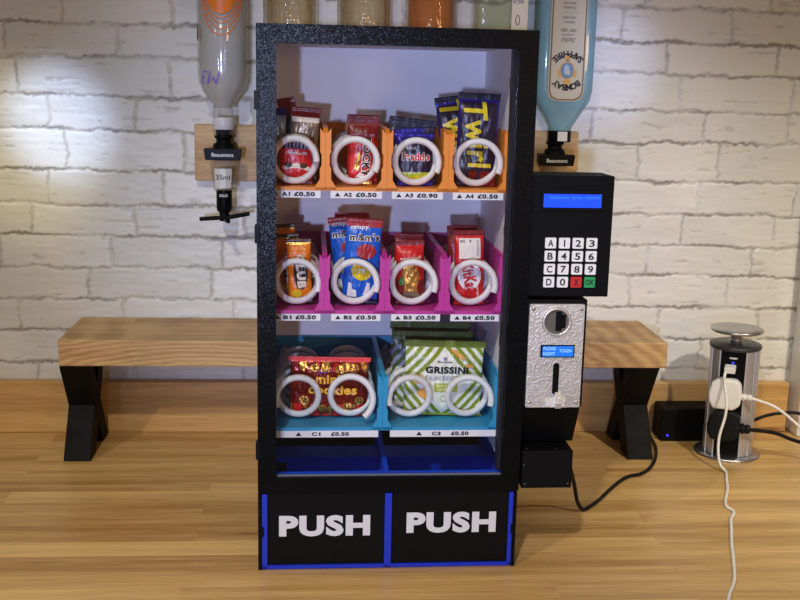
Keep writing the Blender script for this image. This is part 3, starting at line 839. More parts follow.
# B2: blue sweet packets with a red seal
def art_b2(u, v):
    if v > 0.905: return 'brick2'
    if v < 0.06: return 'navy'
    return 'blue'
P['brick2'] = pmat('foil_dull_red', (170, 36, 34))
ov = [('t', 'crispy', 0.0210, 0.0060, -0.005, 0.0905, 2, 'white', 0.03), ('t', "m&m's", 0.0355, 0.0095, 0.0010, 0.0800, 2, 'white', 0.09), ('t', "m&m's", 0.0340, 0.0082, 0.0010, 0.0800, 2, 'choc', 0.03),
      ('e', 0.004, 0.0635, 0.0115, 0.0090, 'brick2'), ('e', 0.0005, 0.0405, 0.0125, 0.0115, 'yellow'), ('e', -0.0030, 0.0465, 0.0045, 0.0025, 'peach'), ('t', 'm', 0.0075, 0.0058, 0.0005, 0.0400, 0, 'white', 0.03),
      ('p', [(-0.0155, 0.0085), (-0.0040, 0.0085), (-0.0050, 0.0170), (-0.0100, 0.0185), (-0.0110, 0.0255), (-0.0145, 0.0260)], 'white'), ('p', [(0.0030, 0.0120), (0.0120, 0.0100), (0.0105, 0.0260), (0.0075, 0.0270)], 'white')]
NB2 = ['blue', 'brick2', 'navy', 'white', 'choc', 'yellow', 'peach', 'silver']
pack('sweet_packet', 'blue sweet packet with red top seal, front of slot B2', 'sweet packet', 'blue sweet packets in slot B2', 0.1158, F0, FB, 0.0435, 0.1015, 0.012, 3.0, art_b2, NB2, ov, seed=15, crimp=(0.05, 0.08))
pack('sweet_packet', 'blue sweet packet leaning left behind the front one of slot B2', 'sweet packet', 'blue sweet packets in slot B2', 0.1085, F1, FB, 0.0400, 0.0995, 0.011, -6, art_b2, NB2, ov, seed=16, crimp=(0.05, 0.08))
pack('sweet_packet', 'blue sweet packet turned so that only its dark red seal shows, rear of slot B2', 'sweet packet', 'blue sweet packets in slot B2', 0.1100, F2, FB, 0.0420, 0.1020, 0.010, -1, art_b2, NB2, ov, seed=17, crimp=(0.05, 0.08))

# B3: red and gold packets
def art_b3(u, v):
    if v > 0.93: return 'maroon'
    if v > 0.62: return 'red' if v > .68 or int((u+1)*14) % 3 else 'gold'
    if abs(u) < 0.55 + .1*math.sin(v*17): return 'gold' if v > 0.22 else 'tan'
    return 'maroon' if v < .4 else 'red'
NB3 = ['red', 'maroon', 'gold', 'tan', 'cream', 'green', 'choc']
pack('sweet_packet', 'red packet with gold foil belly, front of slot B3', 'sweet packet', 'red and gold packets in slot B3', 0.1770, F0, FB, 0.0345, 0.0760, 0.014, -2, art_b3, NB3,
     [('t', 'caramel', 0.024, 0.0036, 0.000, 0.0565, 4, 'cream', 0.03), ('e', -0.011, 0.029, 0.003, 0.005, 'green'), ('e', 0.001, 0.035, 0.004, 0.006, 'gold')], seed=18)
pack('sweet_packet', 'dark red packet standing behind the front one of slot B3', 'sweet packet', 'red and gold packets in slot B3', 0.1745, F1, FB, 0.0350, 0.0810, 0.011, 1, lambda u, v: 'maroon' if v > .8 else 'red', NB3, seed=19)

# B4: red wafer bars with a white sticker
def art_b4(u, v):
    if v > 0.93: return 'maroon'
    if (u/0.80)**2 + ((v-0.40)/0.19)**2 < 1: return 'white'
    return 'red'
ov = [('t', 'KitKat', 0.0340, 0.0150, 0.0, 0.0345, -80, 'red', 0.04, 0.1), ('t', 'original', 0.017, 0.0034, 0.010, 0.0140, -88, 'cream', 0.02), ('t', 'no', 0.006, 0.006, -0.009, 0.0160, -88, 'pink', 0.02),
      ('p', [(-0.0125, 0.0565), (0.0130, 0.0560), (0.0128, 0.0800), (-0.0127, 0.0805)], 'sticker'), ('t', 'BIG', 0.0060, 0.0030, -0.0082, 0.0770, 0, 'ink', 0.03), ('t', 'P', 0.0025, 0.0030, 0.0010, 0.0768, 0, 'ink', 0.03),
      ('t', 'best before', 0.018, 0.0018, 0.0098, 0.0690, -90, 'ink', 0.02)]
NB4 = ['red', 'maroon', 'white', 'cream', 'pink', 'sticker', 'ink']
pack('chocolate_bar', 'red wafer bar with a white sticker at its top, front of slot B4', 'chocolate bar', 'red wafer bars in slot B4', 0.2465, F0, FB, 0.0360, 0.0890, 0.010, -1.5, art_b4, NB4, ov, seed=20, boxy=4, crimp=(0.05, 0.07))
pack('chocolate_bar', 'dark red wafer bar peeking out behind the stickered bar of slot B4', 'chocolate bar', 'red wafer bars in slot B4', 0.2430, F1, FB, 0.0370, 0.0915, 0.010, -2, lambda u, v: 'maroon' if v > .5 else 'red', NB4, seed=21, boxy=4, crimp=(0.05, 0.12))

# C1: mini cookies
def art_c1(u, v):
    if v > 0.92: return 'pink'
    n = mnoise.noise(Vector((u*5.5, v*4.2, 2.0)))
    if v > 0.76: return 'gold' if n > 0.22 else ('red' if n < -.3 else 'brick')
    if v < 0.22: return 'red' if n > 0.05 else ('gold' if n < -.25 else 'brick')
    return 'brick' if n < .33 else 'maroon'
CK = []
for cx, cz, r0 in ((-0.030, 0.021, 0.0062), (0.012, 0.060, 0.0055), (0.029, 0.061, 0.006), (0.022, 0.014, 0.0058), (0.036, 0.022, 0.0055), (-0.018, 0.062, 0.005), (-0.008, 0.013, 0.005)):
    CK.append(('e', cx, cz, r0, r0*0.92, 'gold'))
    for dx, dz in ((-.4, .3), (.35, .25), (0, -.35), (.5, -.3)):
        CK.append(('e', cx+dx*r0, cz+dz*r0, r0*0.20, r0*0.18, 'choc'))
pack('biscuit_packet', 'shiny red-brown mini cookies bag across both coils of slot C1', 'biscuit packet', None, 0.0810, F0+0.0065, FC, 0.0985, 0.0735, 0.014, 1, art_c1,
     ['brick', 'pink', 'gold', 'red', 'maroon', 'yellow', 'choc', 'violet', 'peach'],
     CK + [('t', 'mini', 0.0290, 0.0115, -0.0020, 0.0490, 0, 'peach', 0.035), ('t', 'cookies', 0.0580, 0.0115, 0.0040, 0.0360, -1, 'peach', 0.035), ('t', 'shop', 0.012, 0.0030, -0.008, 0.0575, 12, 'violet', 0.02)], seed=22, crimp=(0.04, 0.07), wrinkle=0.0014, res=(90, 76))

# C3: three bread stick bags
def art_c3(u, v):
    if v > 0.915: return 'darkgreen2'
    if v < 0.03: return 'olive'
    d = abs(u)*1.0 + abs(v-0.47)*1.75
    if d < 0.66: return 'ivory'
    return 'olive' if (d*3.9-0.05) % 1.0 < 0.52 else 'ivory'
P['darkgreen2'] = pmat('foil_olive_seal', (112, 130, 40))
def art_c3b(u, v):
    if v > 0.83: return 'darkgreen'
    d = abs(u)*1.0 + abs(v-0.47)*1.75
    return ('grey' if v > .55 else 'ivory') if (d*3.9) % 1.0 > 0.52 else ('darkgreen' if v > .5 else 'olive')
NC3 = ['ivory', 'olive', 'darkgreen2', 'darkgreen', 'grey', 'ink', 'bread', 'lime', 'white']
ovc = [('t', 'Morrisons', 0.0175, 0.0026, 0.000, 0.0690, 0, 'ink', 0.03),
       ('p', [(-0.0004, 0.0765), (0.0012, 0.0740), (0.0034, 0.0737), (0.0018, 0.0722), (0.0022, 0.0704), (0, 0.0714), (-0.0022, 0.0704), (-0.0018, 0.0722), (-0.0034, 0.0737), (-0.0012, 0.0740)], 'grey'),
       ('t', 'GRISSINI', 0.0520, 0.0088, 0.0030, 0.0590, 0, 'ink', 0.05), ('t', 'ITALIAN BREADSTICKS', 0.0520, 0.0058, 0.003, 0.0490, 0, 'grey', 0.0),
       ('p', [(-0.0115, 0.0320), (0.0165, 0.0320), (0.0165, 0.0425), (-0.0115, 0.0425)], 'lime'), ('t', 'CRISP & CRUNCHY', 0.024, 0.0026, 0.0025, 0.0395, 0, 'ivory', 0.02), ('t', 'OLIVE OIL', 0.020, 0.0026, 0.0025, 0.0350, 0, 'ivory', 0.02),
       ('e', 0.000, 0.0235, 0.0036, 0.0038, 'lime'), ('e', 0.000, 0.0235, 0.0026, 0.0028, 'ivory'),
       ('e', -0.0320, 0.0470, 0.0070, 0.0058, 'bread'), ('e', -0.0245, 0.0300, 0.0075, 0.0060, 'bread'), ('e', -0.020, 0.0270, 0.0050, 0.0050, 'bread'),
       ('p', [(0.0060, 0.0835), (0.0125, 0.0835), (0.0250, 0.0745), (0.0215, 0.0710)], 'bread'), ('p', [(0.024, 0.0640), (0.034, 0.0620), (0.036, 0.0650), (0.026, 0.0680)], 'bread')]
pack('breadstick_bag', 'white and green striped breadsticks bag, front of slot C3', 'breadstick bag', 'breadstick bags in slot C3', 0.2185, F0+0.0065, FC, 0.0990, 0.0935, 0.016, 1.5, art_c3, NC3, ovc, seed=23, crimp=(0.03, 0.085), wrinkle=0.0011, res=(130, 124))
pack('breadstick_bag', 'breadsticks bag in the middle of slot C3, only dark green seal and left edge showing', 'breadstick bag', 'breadstick bags in slot C3', 0.2065, F1+0.0060, FC, 0.1000, 0.0990, 0.013, 1, art_c3b, NC3, (), seed=24, crimp=(0.03, 0.10), wrinkle=0.0011, res=(90, 90))
pack('breadstick_bag', 'rearmost breadsticks bag of slot C3, its dark green seal highest', 'breadstick bag', 'breadstick bags in slot C3', 0.2065, F2+0.0040, FC, 0.1010, 0.1050, 0.012, 1.2, art_c3b, NC3, (), seed=25, crimp=(0.03, 0.10), wrinkle=0.0011, res=(90, 90))

# ------------------------------------------------------------------ optics board, dispensers and bottles
bd = MB().box(-0.1975, 0.3945, 1.6455, 1.6656, 0.4035, 0.4885).build('backboard', OAK_P, bevel=0.0015)
tag(bd, 'oak board fixed to the brick wall behind the hanging bottles', 'board')
OPT_CLEAR = None
def optic(px_, labels=True):
    global OPT_CLEAR
    OPT_CLEAR = tint_glass('clear_measure_plastic', (253, 250, 244), (224, 214, 192), 0.10, (232, 226, 214), 0.08, 0.0, 1.45)
    r = empty('optic_dispenser', (px_, 1.610, 0.352))
    z0 = 0.352
    m = MB()
    m.prism_y([(-0.0275, 0.4525-z0), (-0.0255, 0.4390-z0), (0.0255, 0.4390-z0), (0.0275, 0.4525-z0), (0.0275, 0.4560-z0), (-0.0275, 0.4560-z0)], -0.021, -0.004)
    m.box(-0.020, 0.020, -0.004, 0.0358, 0.4395-z0, 0.4545-z0)
    br = m.build('bracket', BLACK3, r, bevel=0.0012)
    MB().text('Beaumont', 0.0320, 0.0056, (0, 0.4470-z0), y=-0.0211, thick=0.0002, bold=0.02).build('lettering', LABELW, br)
    MB().lathe([(0.0165, 0.4562-z0), (0.0150, 0.462-z0), (0.0110, 0.464-z0), (0.0110, 0.4700-z0), (0.0135, 0.4705-z0), (0.0135, 0.4745-z0), (0.0115, 0.475-z0), (0.0115, 0.4830-z0)]).build('stopper', BLACK2, r)
    ms = MB().lathe([(0.0145, 0.3935-z0), (0.0158, 0.396-z0), (0.0192, 0.4325-z0), (0.0202, 0.4385-z0)])
    ms.build('measure', OPT_CLEAR, r)
    lb = MB()
    def cyl(x, zz): return (x, -math.sqrt(max(0.0183**2 - x*x, 1e-6)) + 0.001 + (0.030-0)*0 - 0.0025, zz)
    pts = [(-0.0115, 0.3975-z0), (-0.004, 0.3975-z0), (0.004, 0.3975-z0), (0.0115, 0.3975-z0), (0.0128, 0.4265-z0), (0.004, 0.4265-z0), (-0.004, 0.4265-z0), (-0.0128, 0.4265-z0)]
    v = [cyl(*p) for p in pts]
    lb.add(v, [(0, 1, 6, 7), (1, 2, 5, 6), (2, 3, 4, 5)], 0)
    lb.text('35ml', 0.0205, 0.0075, (0, 0.4140-z0), mi=1, bold=0.0, mp=lambda x, zz: (x, cyl(x, zz)[1]-0.0008, zz))
    lb.build('measure_label', [mat('silver_label', (206, 202, 198), 0.4), INK], r)
    br2 = MB().lathe([(0.0088, 0.3600-z0), (0.0110, 0.3625-z0), (0.0118, 0.3660-z0), (0.0118, 0.3930-z0)])
    b2 = br2.build('plunger_barrel', BLACK3, r)
    MB().text('SOLO', 0.0120, 0.0040, (0, 0.3860-z0), y=-0.0119, bold=0.02).build('lettering', LABELW, b2)
    t = MB().lathe([(0.0070, 0.3465-z0), (0.0075, 0.3600-z0)])
    t.tube([(-0.002, -0.004, 0.3520-z0), (-0.0370, 0.004, 0.3485-z0)], 0.0033, 10).tube([(0.002, -0.004, 0.3515-z0), (0.0375, 0.002, 0.3580-z0)], 0.0033, 10).tube([(0, 0, 0.3495-z0), (0.0080, -0.030, 0.3500-z0)], 0.0036, 10)
    t.build('tap_bar', BLACK3, r)
    return r
def copy_tree(o, parent=None):
    c = o.copy(); COL.objects.link(c); c.parent = parent
    for chd in list(o.children): copy_tree(chd, c)
    return c
OPX = [-0.1500, -0.0527, 0.0560, 0.1545, 0.2560, 0.3500]
WHERE = ['black bottle optic with black tap arms, left of the vending machine', 'bottle optic under the leftmost bottle that stands above the machine top', 'bottle optic under the second bottle along above the machine top',
         'bottle optic under the amber bottle', 'bottle optic under the pale square bottle with a white label', 'black bottle optic under the blue bottle, above the keypad']
opt0 = optic(OPX[0])
for i, x in enumerate(OPX):
    o = opt0 if i == 0 else copy_tree(opt0)
    o.location.x = x
    tag(o, WHERE[i], 'bottle optic', 'bottle optics along the oak board')

GLASS = tint_glass('clear_glass', (252, 252, 250), (214, 212, 204), 0.03)
GLASS_T = tint_glass('cut_glass', (252, 249, 242), (196, 186, 164), 0.03, (220, 212, 196), 0.10, 0.8)
AMBER = tint_glass('amber_drink', (255, 204, 84), (228, 154, 40), 0.22, (226, 158, 8), 0.1, 0.8, 1.45)
PALE = tint_glass('pale_drink', (248, 249, 236), (222, 222, 196), 0.05, (222, 222, 196), 0.1, 0.5, 1.35)
MILKY = tint_glass('milky_drink', (246, 246, 246), (226, 224, 220), 0.50, (226, 226, 230), 0.14, 0.0, 1.5)
GINB = tint_glass('blue_glass', (208, 233, 238), (132, 186, 206), 0.34, (172, 211, 220), 0.06, 0.0, 1.5)

# left bottle, z measured from the neck end
lb_ = empty('bottle', (-0.1500, 1.610, 0.4755))
tag(lb_, 'upside-down clear bottle with orange arcs, left of the vending machine', 'bottle', 'bottles hanging upside down')
prof = [(0.0150, 0.0), (0.0152, 0.0440), (0.0205, 0.0520), (0.0300, 0.0640), (0.0350, 0.0770), (0.0363, 0.0900), (0.0363, 0.2900), (0.0340, 0.2990), (0.0, 0.3000)]
MB().lathe([(0, 0)] + prof, n=56).build('glass_body', GLASS, lb_)
inn = [(0.0, 0.0385), (0.0130, 0.0390), (0.0165, 0.0480), (0.0270, 0.0620), (0.0322, 0.0770), (0.0334, 0.0900), (0.0334, 0.2700), (0.0, 0.2701)]
MB().lathe(inn, n=48).build('drink', MILKY, lb_)
MB().lathe([(0.0153, 0.0080), (0.0157, 0.0085), (0.0157, 0.0250), (0.0153, 0.0255)], n=40).build('neck_band', mat('pearl_band', (206, 204, 206), 0.3), lb_)
pr_ = MB()
def oncyl(R, a, zz): return (R*math.sin(a), -R*math.cos(a), zz)
ORP = mat('orange_print', (232, 122, 24), 0.35); PUR = mat('purple_print', (128, 84, 196), 0.4); REDP = mat('dark_red_print', (120, 36, 40), 0.4)
def arcband(m, cz, rx, rz, wd, mi, ac=0.05):
    n = 26; v = []
    for k in range(n+1):
        t = PI + PI*k/n
        for q in (0, 1):
            a = ac + (rx - q*wd)/0.0366*math.cos(t); zz = cz + (rz - q*wd)*math.sin(t)
            v.append(oncyl(0.0366, a, zz))
    m.add(v, [(2*k, 2*k+1, 2*k+3, 2*k+2) for k in range(n)], mi)
for q, (rx, rz) in enumerate(((0.0350, 0.072), (0.0325, 0.063), (0.0300, 0.055), (0.0275, 0.048))):
    arcband(pr_, 0.2140, rx, rz, 0.0016, 0)
v = [oncyl(0.0366, 0.05 + 0.025/0.0366*math.cos(PI+PI*k/20), 0.2140 + 0.042*math.sin(PI+PI*k/20)) for k in range(21)]
for k in range(20):
    pr_.add([v[k], v[k+1], oncyl(0.0366, 0.05 + 0.025/0.0366*math.cos(PI+PI*(k+1)/20), 0.2900), oncyl(0.0366, 0.05 + 0.025/0.0366*math.cos(PI+PI*k/20), 0.2900)], [(0, 1, 2, 3)], 0)
pr_.build('arc_print', [ORP], lb_)
pr_ = MB()
pr_.text('M3', 0.0230, 0.0190, (-0.0120, 0.0830), PI, 1, -0.012, 0.3, lambda x, zz: oncyl(0.0367, x/0.026, zz))
pr_.build('letter_print', [ORP, PUR], lb_)
pr_ = MB()
for rr, mi in ((0.0090, 2), (0.0072, 3), (0.0062, 2)):
    ps = [oncyl(0.0366 + 0.0002*(3-rr*200), -1.32 + rr/0.0366*math.cos(2*PI*k/20), 0.1450 + rr*1.15*math.sin(2*PI*k/20)) for k in range(20)]
    pr_.add(ps, [tuple(range(20))], mi)
pr_.build('badge_print', [ORP, PUR, REDP, mat('gold_print', (206, 160, 90), 0.4)], lb_)

def round_bottle(x, label, R, m_glass, m_drink, fl):
    r = empty('bottle', (x, 1.610, 0.4755)); tag(r, label, 'bottle', 'bottles hanging upside down')
    flute = (lambda a, t: fl*math.cos(14*a + t*60)*(1 if t > 0.09 else 0)*min(1, max(0, (0.27-t)/0.03))) if fl else None
    pr = [(0, 0), (0.0145, 0.0), (0.0150, 0.045), (0.022, 0.055), (R*0.9, 0.075), (R, 0.095), (R, 0.13), (R, 0.15), (R, 0.160), (R, 0.170), (R, 0.180), (R, 0.190), (R, 0.20), (R, 0.21), (R, 0.22), (R, 0.235), (R, 0.27), (R*0.93, 0.282), (0, 0.284)]
    MB().lathe(pr, n=72, flute=flute).build('glass_body', m_glass, r)
    q = [(0, 0.045), (0.0120, 0.046), (0.018, 0.057), (R*0.9-0.004, 0.077), (R-0.004, 0.096), (R-0.004, 0.255), (0, 0.256)]
    MB().lathe(q, n=40).build('drink', m_drink, r)
    return r
WARM_DRINK = tint_glass('clear_drink', (252, 248, 240), (226, 216, 196), 0.03, (214, 206, 188), 0.12, 1.0, 1.5)
round_bottle(-0.0527, 'upside-down clear cut-glass bottle above the left of the machine top', 0.0375, GLASS_T, WARM_DRINK, 0.022)
round_bottle(0.0560, 'upside-down clear cut-glass bottle between the amber one and another clear one', 0.0385, GLASS_T, WARM_DRINK, 0.022)
round_bottle(0.1545, 'upside-down amber bottle above the machine top', 0.0375, GLASS, AMBER, 0.02)
# pale square bottle with a white label
sq = empty('bottle', (0.2560, 1.610, 0.4755)); tag(sq, 'upside-down pale square bottle with a white label beside the blue bottle', 'bottle', 'bottles hanging upside down')
def rect_body(levels, nseg=5):
    """levels: (half width, half depth, corner, z)"""
    m = MB(); rings = []
    for hx, hy, c, z in levels:
        rings.append([(x, y, z) for x, y in rrect(-hx, hx, -hy, hy, min(c, hx*0.999, hy*0.999), nseg)])
    n = len(rings[0]); v = [p for r_ in rings for p in r_]
    f = [(i*n+k, i*n+(k+1) % n, (i+1)*n+(k+1) % n, (i+1)*n+k) for i in range(len(rings)-1) for k in range(n)]
    m.add(v, f, 0, True); m.add(rings[0], [tuple(range(n-1, -1, -1))]); m.add(rings[-1], [tuple(range(n))])
    return m
rect_body([(0.0145, 0.0145, 0.0145, 0), (0.0148, 0.0148, 0.0148, 0.045), (0.032, 0.024, 0.012, 0.075), (0.0385, 0.030, 0.010, 0.095), (0.0385, 0.030, 0.010, 0.285), (0.036, 0.028, 0.010, 0.290)]).build('glass_body', GLASS, sq)
rect_body([(0.012, 0.012, 0.012, 0.046), (0.028, 0.020, 0.010, 0.078), (0.0345, 0.026, 0.008, 0.097), (0.0345, 0.026, 0.008, 0.24)]).build('drink', PALE, sq)
sl = MB().box(0.0140, 0.0375, -0.0306, -0.0301, 0.105, 0.270, 0)
sl.text('GIN', 0.008, 0.016, (0.0230, 0.2020), PI/2, 1, 0.02, y=-0.0308)
sl.poly(circle(0.0230, 0.1745, 0.0034, 0.0075), 2, y=-0.0308); sl.poly(circle(0.0230, 0.1745, 0.0022, 0.0060), 0, y=-0.0309)
sl.build('paper_label', [mat('cream_paper', (226, 214, 194), 0.6), mat('slate_ink', (110, 116, 134), 0.6), mat('brown_ink', (96, 62, 56), 0.6)], sq)

# blue gin bottle on the right
gb = empty('bottle', (0.3550, 1.606, 0.4755)); tag(gb, 'upside-down pale blue bottle with a long cream label above the keypad', 'bottle', 'bottles hanging upside down')
gl = rect_body([(0.0165, 0.0165, 0.0165, 0), (0.0168, 0.0168, 0.0165, 0.0150), (0.0178, 0.0178, 0.016, 0.0220), (0.0300, 0.0230, 0.014, 0.0430), (0.0395, 0.0285, 0.013, 0.0610), (0.0425, 0.0300, 0.013, 0.0760), (0.0435, 0.0305, 0.013, 0.2900), (0.041, 0.029, 0.012, 0.2960)], 6)
gl.build('glass_body', GINB, gb)
gn = MB()
CR = mat('cream_label_paper', (196, 186, 164), 0.55); BR = mat('bronze_print', (120, 92, 48), 0.45); GI = mat('grey_ink', (96, 92, 88), 0.6); DK = mat('dark_ink', (44, 38, 36), 0.6)
NB_ = mat('emblem_blue', (96, 132, 170), 0.45); GO = mat('emblem_gold', (190, 146, 70), 0.4, metal=0.4)
def lab(x0, x1, zb, zt, c, y, mi):
    p = [(x0+c, zb), (x1-c, zb), (x1-c*0.25, zb+c*0.35), (x1, zb+c), (x1, zt), (x0, zt), (x0, zb+c), (x0+c*0.25, zb+c*0.35)]
    gn.poly(p, mi, y=y)
lab(-0.0275, 0.0265, 0.0600, 0.285, 0.013, -0.0308, 0)
lab(-0.0262, 0.0252, 0.0612, 0.285, 0.0125, -0.0310, 1)
lab(-0.0240, 0.0230, 0.0632, 0.285, 0.0118, -0.0312, 0)
Y = -0.0314
def arc_text(body, cx, cz, R, a_mid, spread, hh, mi, flip=False):
    n = len(body)
    for i, chh in enumerate(body):
        t = (i/(n-1)-0.5)*spread
        a = a_mid + (-t if not flip else t)
        x = cx + R*math.cos(a); zz = cz + R*math.sin(a)
        rot = a - PI/2 if not flip else a + PI/2
        gn.text(chh, None, hh, (x, zz), rot, mi, 0.05, 0, None, Y)
ec = (0.0, 0.1045)
# the bottle hangs upside down, so every line of its label does too
arc_text('SAPPHIRE', ec[0], ec[1]-0.002, 0.0255, PI/2, 1.65, 0.0095, 3, flip=True)
arc_text('BOMBAY', ec[0], ec[1]+0.002, 0.0265, -PI/2, 1.35, 0.0095, 3, flip=False)
q = 1.22
gn.poly(circle(ec[0], ec[1], 0.0095*q, 0.0110*q), 5, y=Y); gn.poly(circle(ec[0], ec[1], 0.0080*q, 0.0094*q), 4, y=Y-0.0002)
gn.poly(circle(ec[0]-0.001, ec[1]+0.001, 0.0034*q, 0.0060*q), 6, y=Y-0.0004); gn.poly(circle(ec[0]+0.002, ec[1]-0.003, 0.0022*q, 0.0034*q), 0, y=Y-0.0006)
gn.poly(circle(ec[0], ec[1]+0.0135*q, 0.0036*q, 0.0034*q), 5, y=Y-0.0001); gn.poly(circle(ec[0], ec[1]-0.0135*q, 0.0046*q, 0.0030*q), 5, y=Y-0.0001)
gn.poly(circle(ec[0], ec[1]+0.0120*q, 0.0016*q, 0.0020*q), 4, y=Y-0.0003)
gn.poly(circle(ec[0]-0.0095*q, ec[1]-0.004, 0.0022*q, 0.0050*q), 5, y=Y-0.0001); gn.poly(circle(ec[0]+0.0095*q, ec[1]-0.004, 0.0022*q, 0.0050*q), 5, y=Y-0.0001)
for s_, ww, hh, zz, mi, sh in (('Distilled', 0.021, 0.0065, 0.1480, 2, 0.4), ('LONDON', 0.0180, 0.0030, 0.1555, 2, 0), ('DRY GIN', 0.0220, 0.0045, 0.1620, 3, 0), ('Vapour', 0.0170, 0.0048, 0.1735, 2, 0.4), ('INFUSED', 0.0200, 0.0036, 0.1800, 2, 0),
                            ('Ten botanicals', 0.0190, 0.0042, 0.1935, 2, 0.4), ('with a twist', 0.0190, 0.0036, 0.2000, 2, 0.4), ('ESTABLISHED', 0.0210, 0.0030, 0.2130, 2, 0), ('1761', 0.012, 0.004, 0.225, 2, 0)):
    gn.text(s_, ww, hh, (-0.001, zz), PI, mi, 0.01, sh, None, Y)
for zz in (0.1868, 0.2068):
    gn.poly([(-0.012, zz), (0.012, zz), (0.012, zz+0.0004), (-0.012, zz+0.0004)], 2, y=Y)
gn.build('paper_label', [CR, BR, GI, DK, NB_, GO, mat('emblem_pale_blue', (168, 192, 210), 0.45)], gb)
nt_ = MB().box(-0.0070, 0.0075, -0.0215, -0.0205, 0.0010, 0.0150)
nt_.build('neck_tag', mat('tag_paper', (220, 212, 200), 0.6), gb)
MB().lathe([(0.0170, -0.0010), (0.0177, 0.0), (0.0177, 0.0145), (0.0172, 0.0160)]).build('neck_collar', BLACK3, gb)

# ------------------------------------------------------------------ socket tower, plugs, cables, black box
TX, TY = 0.6335, 1.546
tw = empty('socket_tower', (TX, TY, 0.0), math.radians(-25))
tag(tw, 'aluminium pop-up socket tower with a round cap, right end of worktop', 'socket tower')
MB().lathe([(0.0500, 0.0004), (0.0500, 0.0028), (0.0480, 0.0042), (0.0392, 0.0046), (0.0385, 0.0044)][:], n=64).build('flange', STEEL, tw)
R_ = 0.0372; ha = math.radians(33)
def arcpts(r, a0, a1, n): return [(r*math.sin(a0+(a1-a0)*k/n), -r*math.cos(a0+(a1-a0)*k/n)) for k in range(n+1)]
outer = arcpts(R_, ha, 2*PI-ha, 40); 
al = MB().prism_z(outer[::1], 0.0048, 0.1700, 0)
al = MB()
sh_ = outer + arcpts(R_-0.003, 2*PI-ha, ha, 40)
n_ = len(outer)
for i in range(n_-1):
    q = [sh_[i], sh_[i+1], sh_[2*n_-2-i], sh_[2*n_-1-i]]
    al.prism_z(q, 0.0048, 0.1700, 0)
for sg in (1, -1):
    x = sg*R_*math.sin(ha); y = -R_*math.cos(ha)
    al.box(min(x, x-sg*0.0020), max(x, x-sg*0.0020), y-0.0001, y+0.0060, 0.0048, 0.1700)
    a2 = sg*math.radians(58); al.box(R_*math.sin(a2)-0.0008, R_*math.sin(a2)+0.0008, -R_*math.cos(a2)-0.0012, -R_*math.cos(a2)+0.0012, 0.0048, 0.1700)
al.build('side_shell', ALU, tw)
core = arcpts(R_-0.0034, ha*1.0, 2*PI-ha*1.0, 30)
MB().prism_z([(p[0]*0.985, p[1] - (0.0017 if i in (0, len(core)-1) else 0)) for i, p in enumerate(core)], 0.0048, 0.1695, 0).build('socket_face', BLACK3, tw)
MB().lathe([(0.0378, 0.1702), (0.0388, 0.1712), (0.0388, 0.1752), (0.0370, 0.1766), (0.0, 0.1767)], n=56).build('top_plate', mat('dark_metal_plate', (52, 52, 54), 0.35), tw)
MB().lathe([(0.0085, 0.1768), (0.0085, 0.1800), (0.0100, 0.1802), (0.0100, 0.1815), (0.0085, 0.1817), (0.0085, 0.1840), (0.0100, 0.1842), (0.0100, 0.1855), (0.0085, 0.1857), (0.0085, 0.1950)], n=32).build('neck', CHROME, tw)
MB().lathe([(0.0, 0.1950), (0.0370, 0.1950), (0.0392, 0.1962), (0.0392, 0.1990), (0.0380, 0.2004), (0.0165, 0.2008), (0.0155, 0.2004), (0.0, 0.2005)], n=64).build('cap', STEEL, tw)
MB().box(-0.0060, 0.0060, -0.0306, -0.0299, 0.1585, 0.1598).box(-0.0045, 0.0045, -0.0306, -0.0299, 0.1575, 0.1580).build('usb_marking', LABELW, tw)
MB().box(-0.0016, 0.0016, -0.0308, -0.0299, 0.1510, 0.1530).build('indicator_light', mat('blue_led', (40, 50, 255), 0.3, emit=(50, 60, 255), emit_s=2.0), tw)

MT = Matrix.Translation((TX, TY, 0)) @ Matrix.Rotation(math.radians(-25), 4, 'Z')
def TW(x, y, z): return tuple(MT @ Vector((x, y, z)))
def in_tower(o): o.matrix_world = MT; return o
# usb lead
us = empty('usb_cable', TW(-0.004, -0.0308, 0.1450), math.radians(-25))
tag(us, 'thin white cable plugged into the top of the socket tower, running down the worktop', 'cable')
inv = us.matrix_basis.inverted()
def loc(o, p): return tuple(Matrix(o.matrix_basis).inverted() @ Vector(p))
bpy.context.view_layer.update()
m = MB()
m.prism_x([(-0.0010, -0.0045), (-0.0190, -0.0060), (-0.0200, 0.0030), (-0.0010, 0.0050)], -0.0072, 0.0090)
m.build('usb_plug', WHITEC, us, bevel=0.0015)
pts = [TW(-0.0085, -0.0470, 0.1410), TW(-0.0095, -0.0530, 0.1350), TW(-0.0080, -0.0555, 0.1220), (0.6010, 1.482, 0.1010), (0.5990, 1.478, 0.0800), (0.5915, 1.475, 0.0500), (0.5900, 1.470, 0.0260), (0.5925, 1.464, 0.0090),
       (0.5970, 1.4520, 0.0024), (0.5860, 1.4200, 0.0022), (0.5740, 1.3850, 0.0022), (0.5560, 1.3450, 0.0022), (0.5490, 1.3220, 0.0022), (0.5515, 1.3030, 0.0022), (0.5380, 1.2780, 0.0022), (0.5255, 1.2440, 0.0022), (0.5090, 1.2000, 0.0022), (0.4950, 1.1580, 0.0022), (0.4760, 1.1060, 0.0022), (0.4540, 1.0650, 0.0022), (0.4200, 0.9900, 0.0022), (0.4000, 0.9200, 0.0022)]
MB().tube([loc(us, p) for p in spline(pts)], 0.0021, 10).build('lead', WHITEC, us)

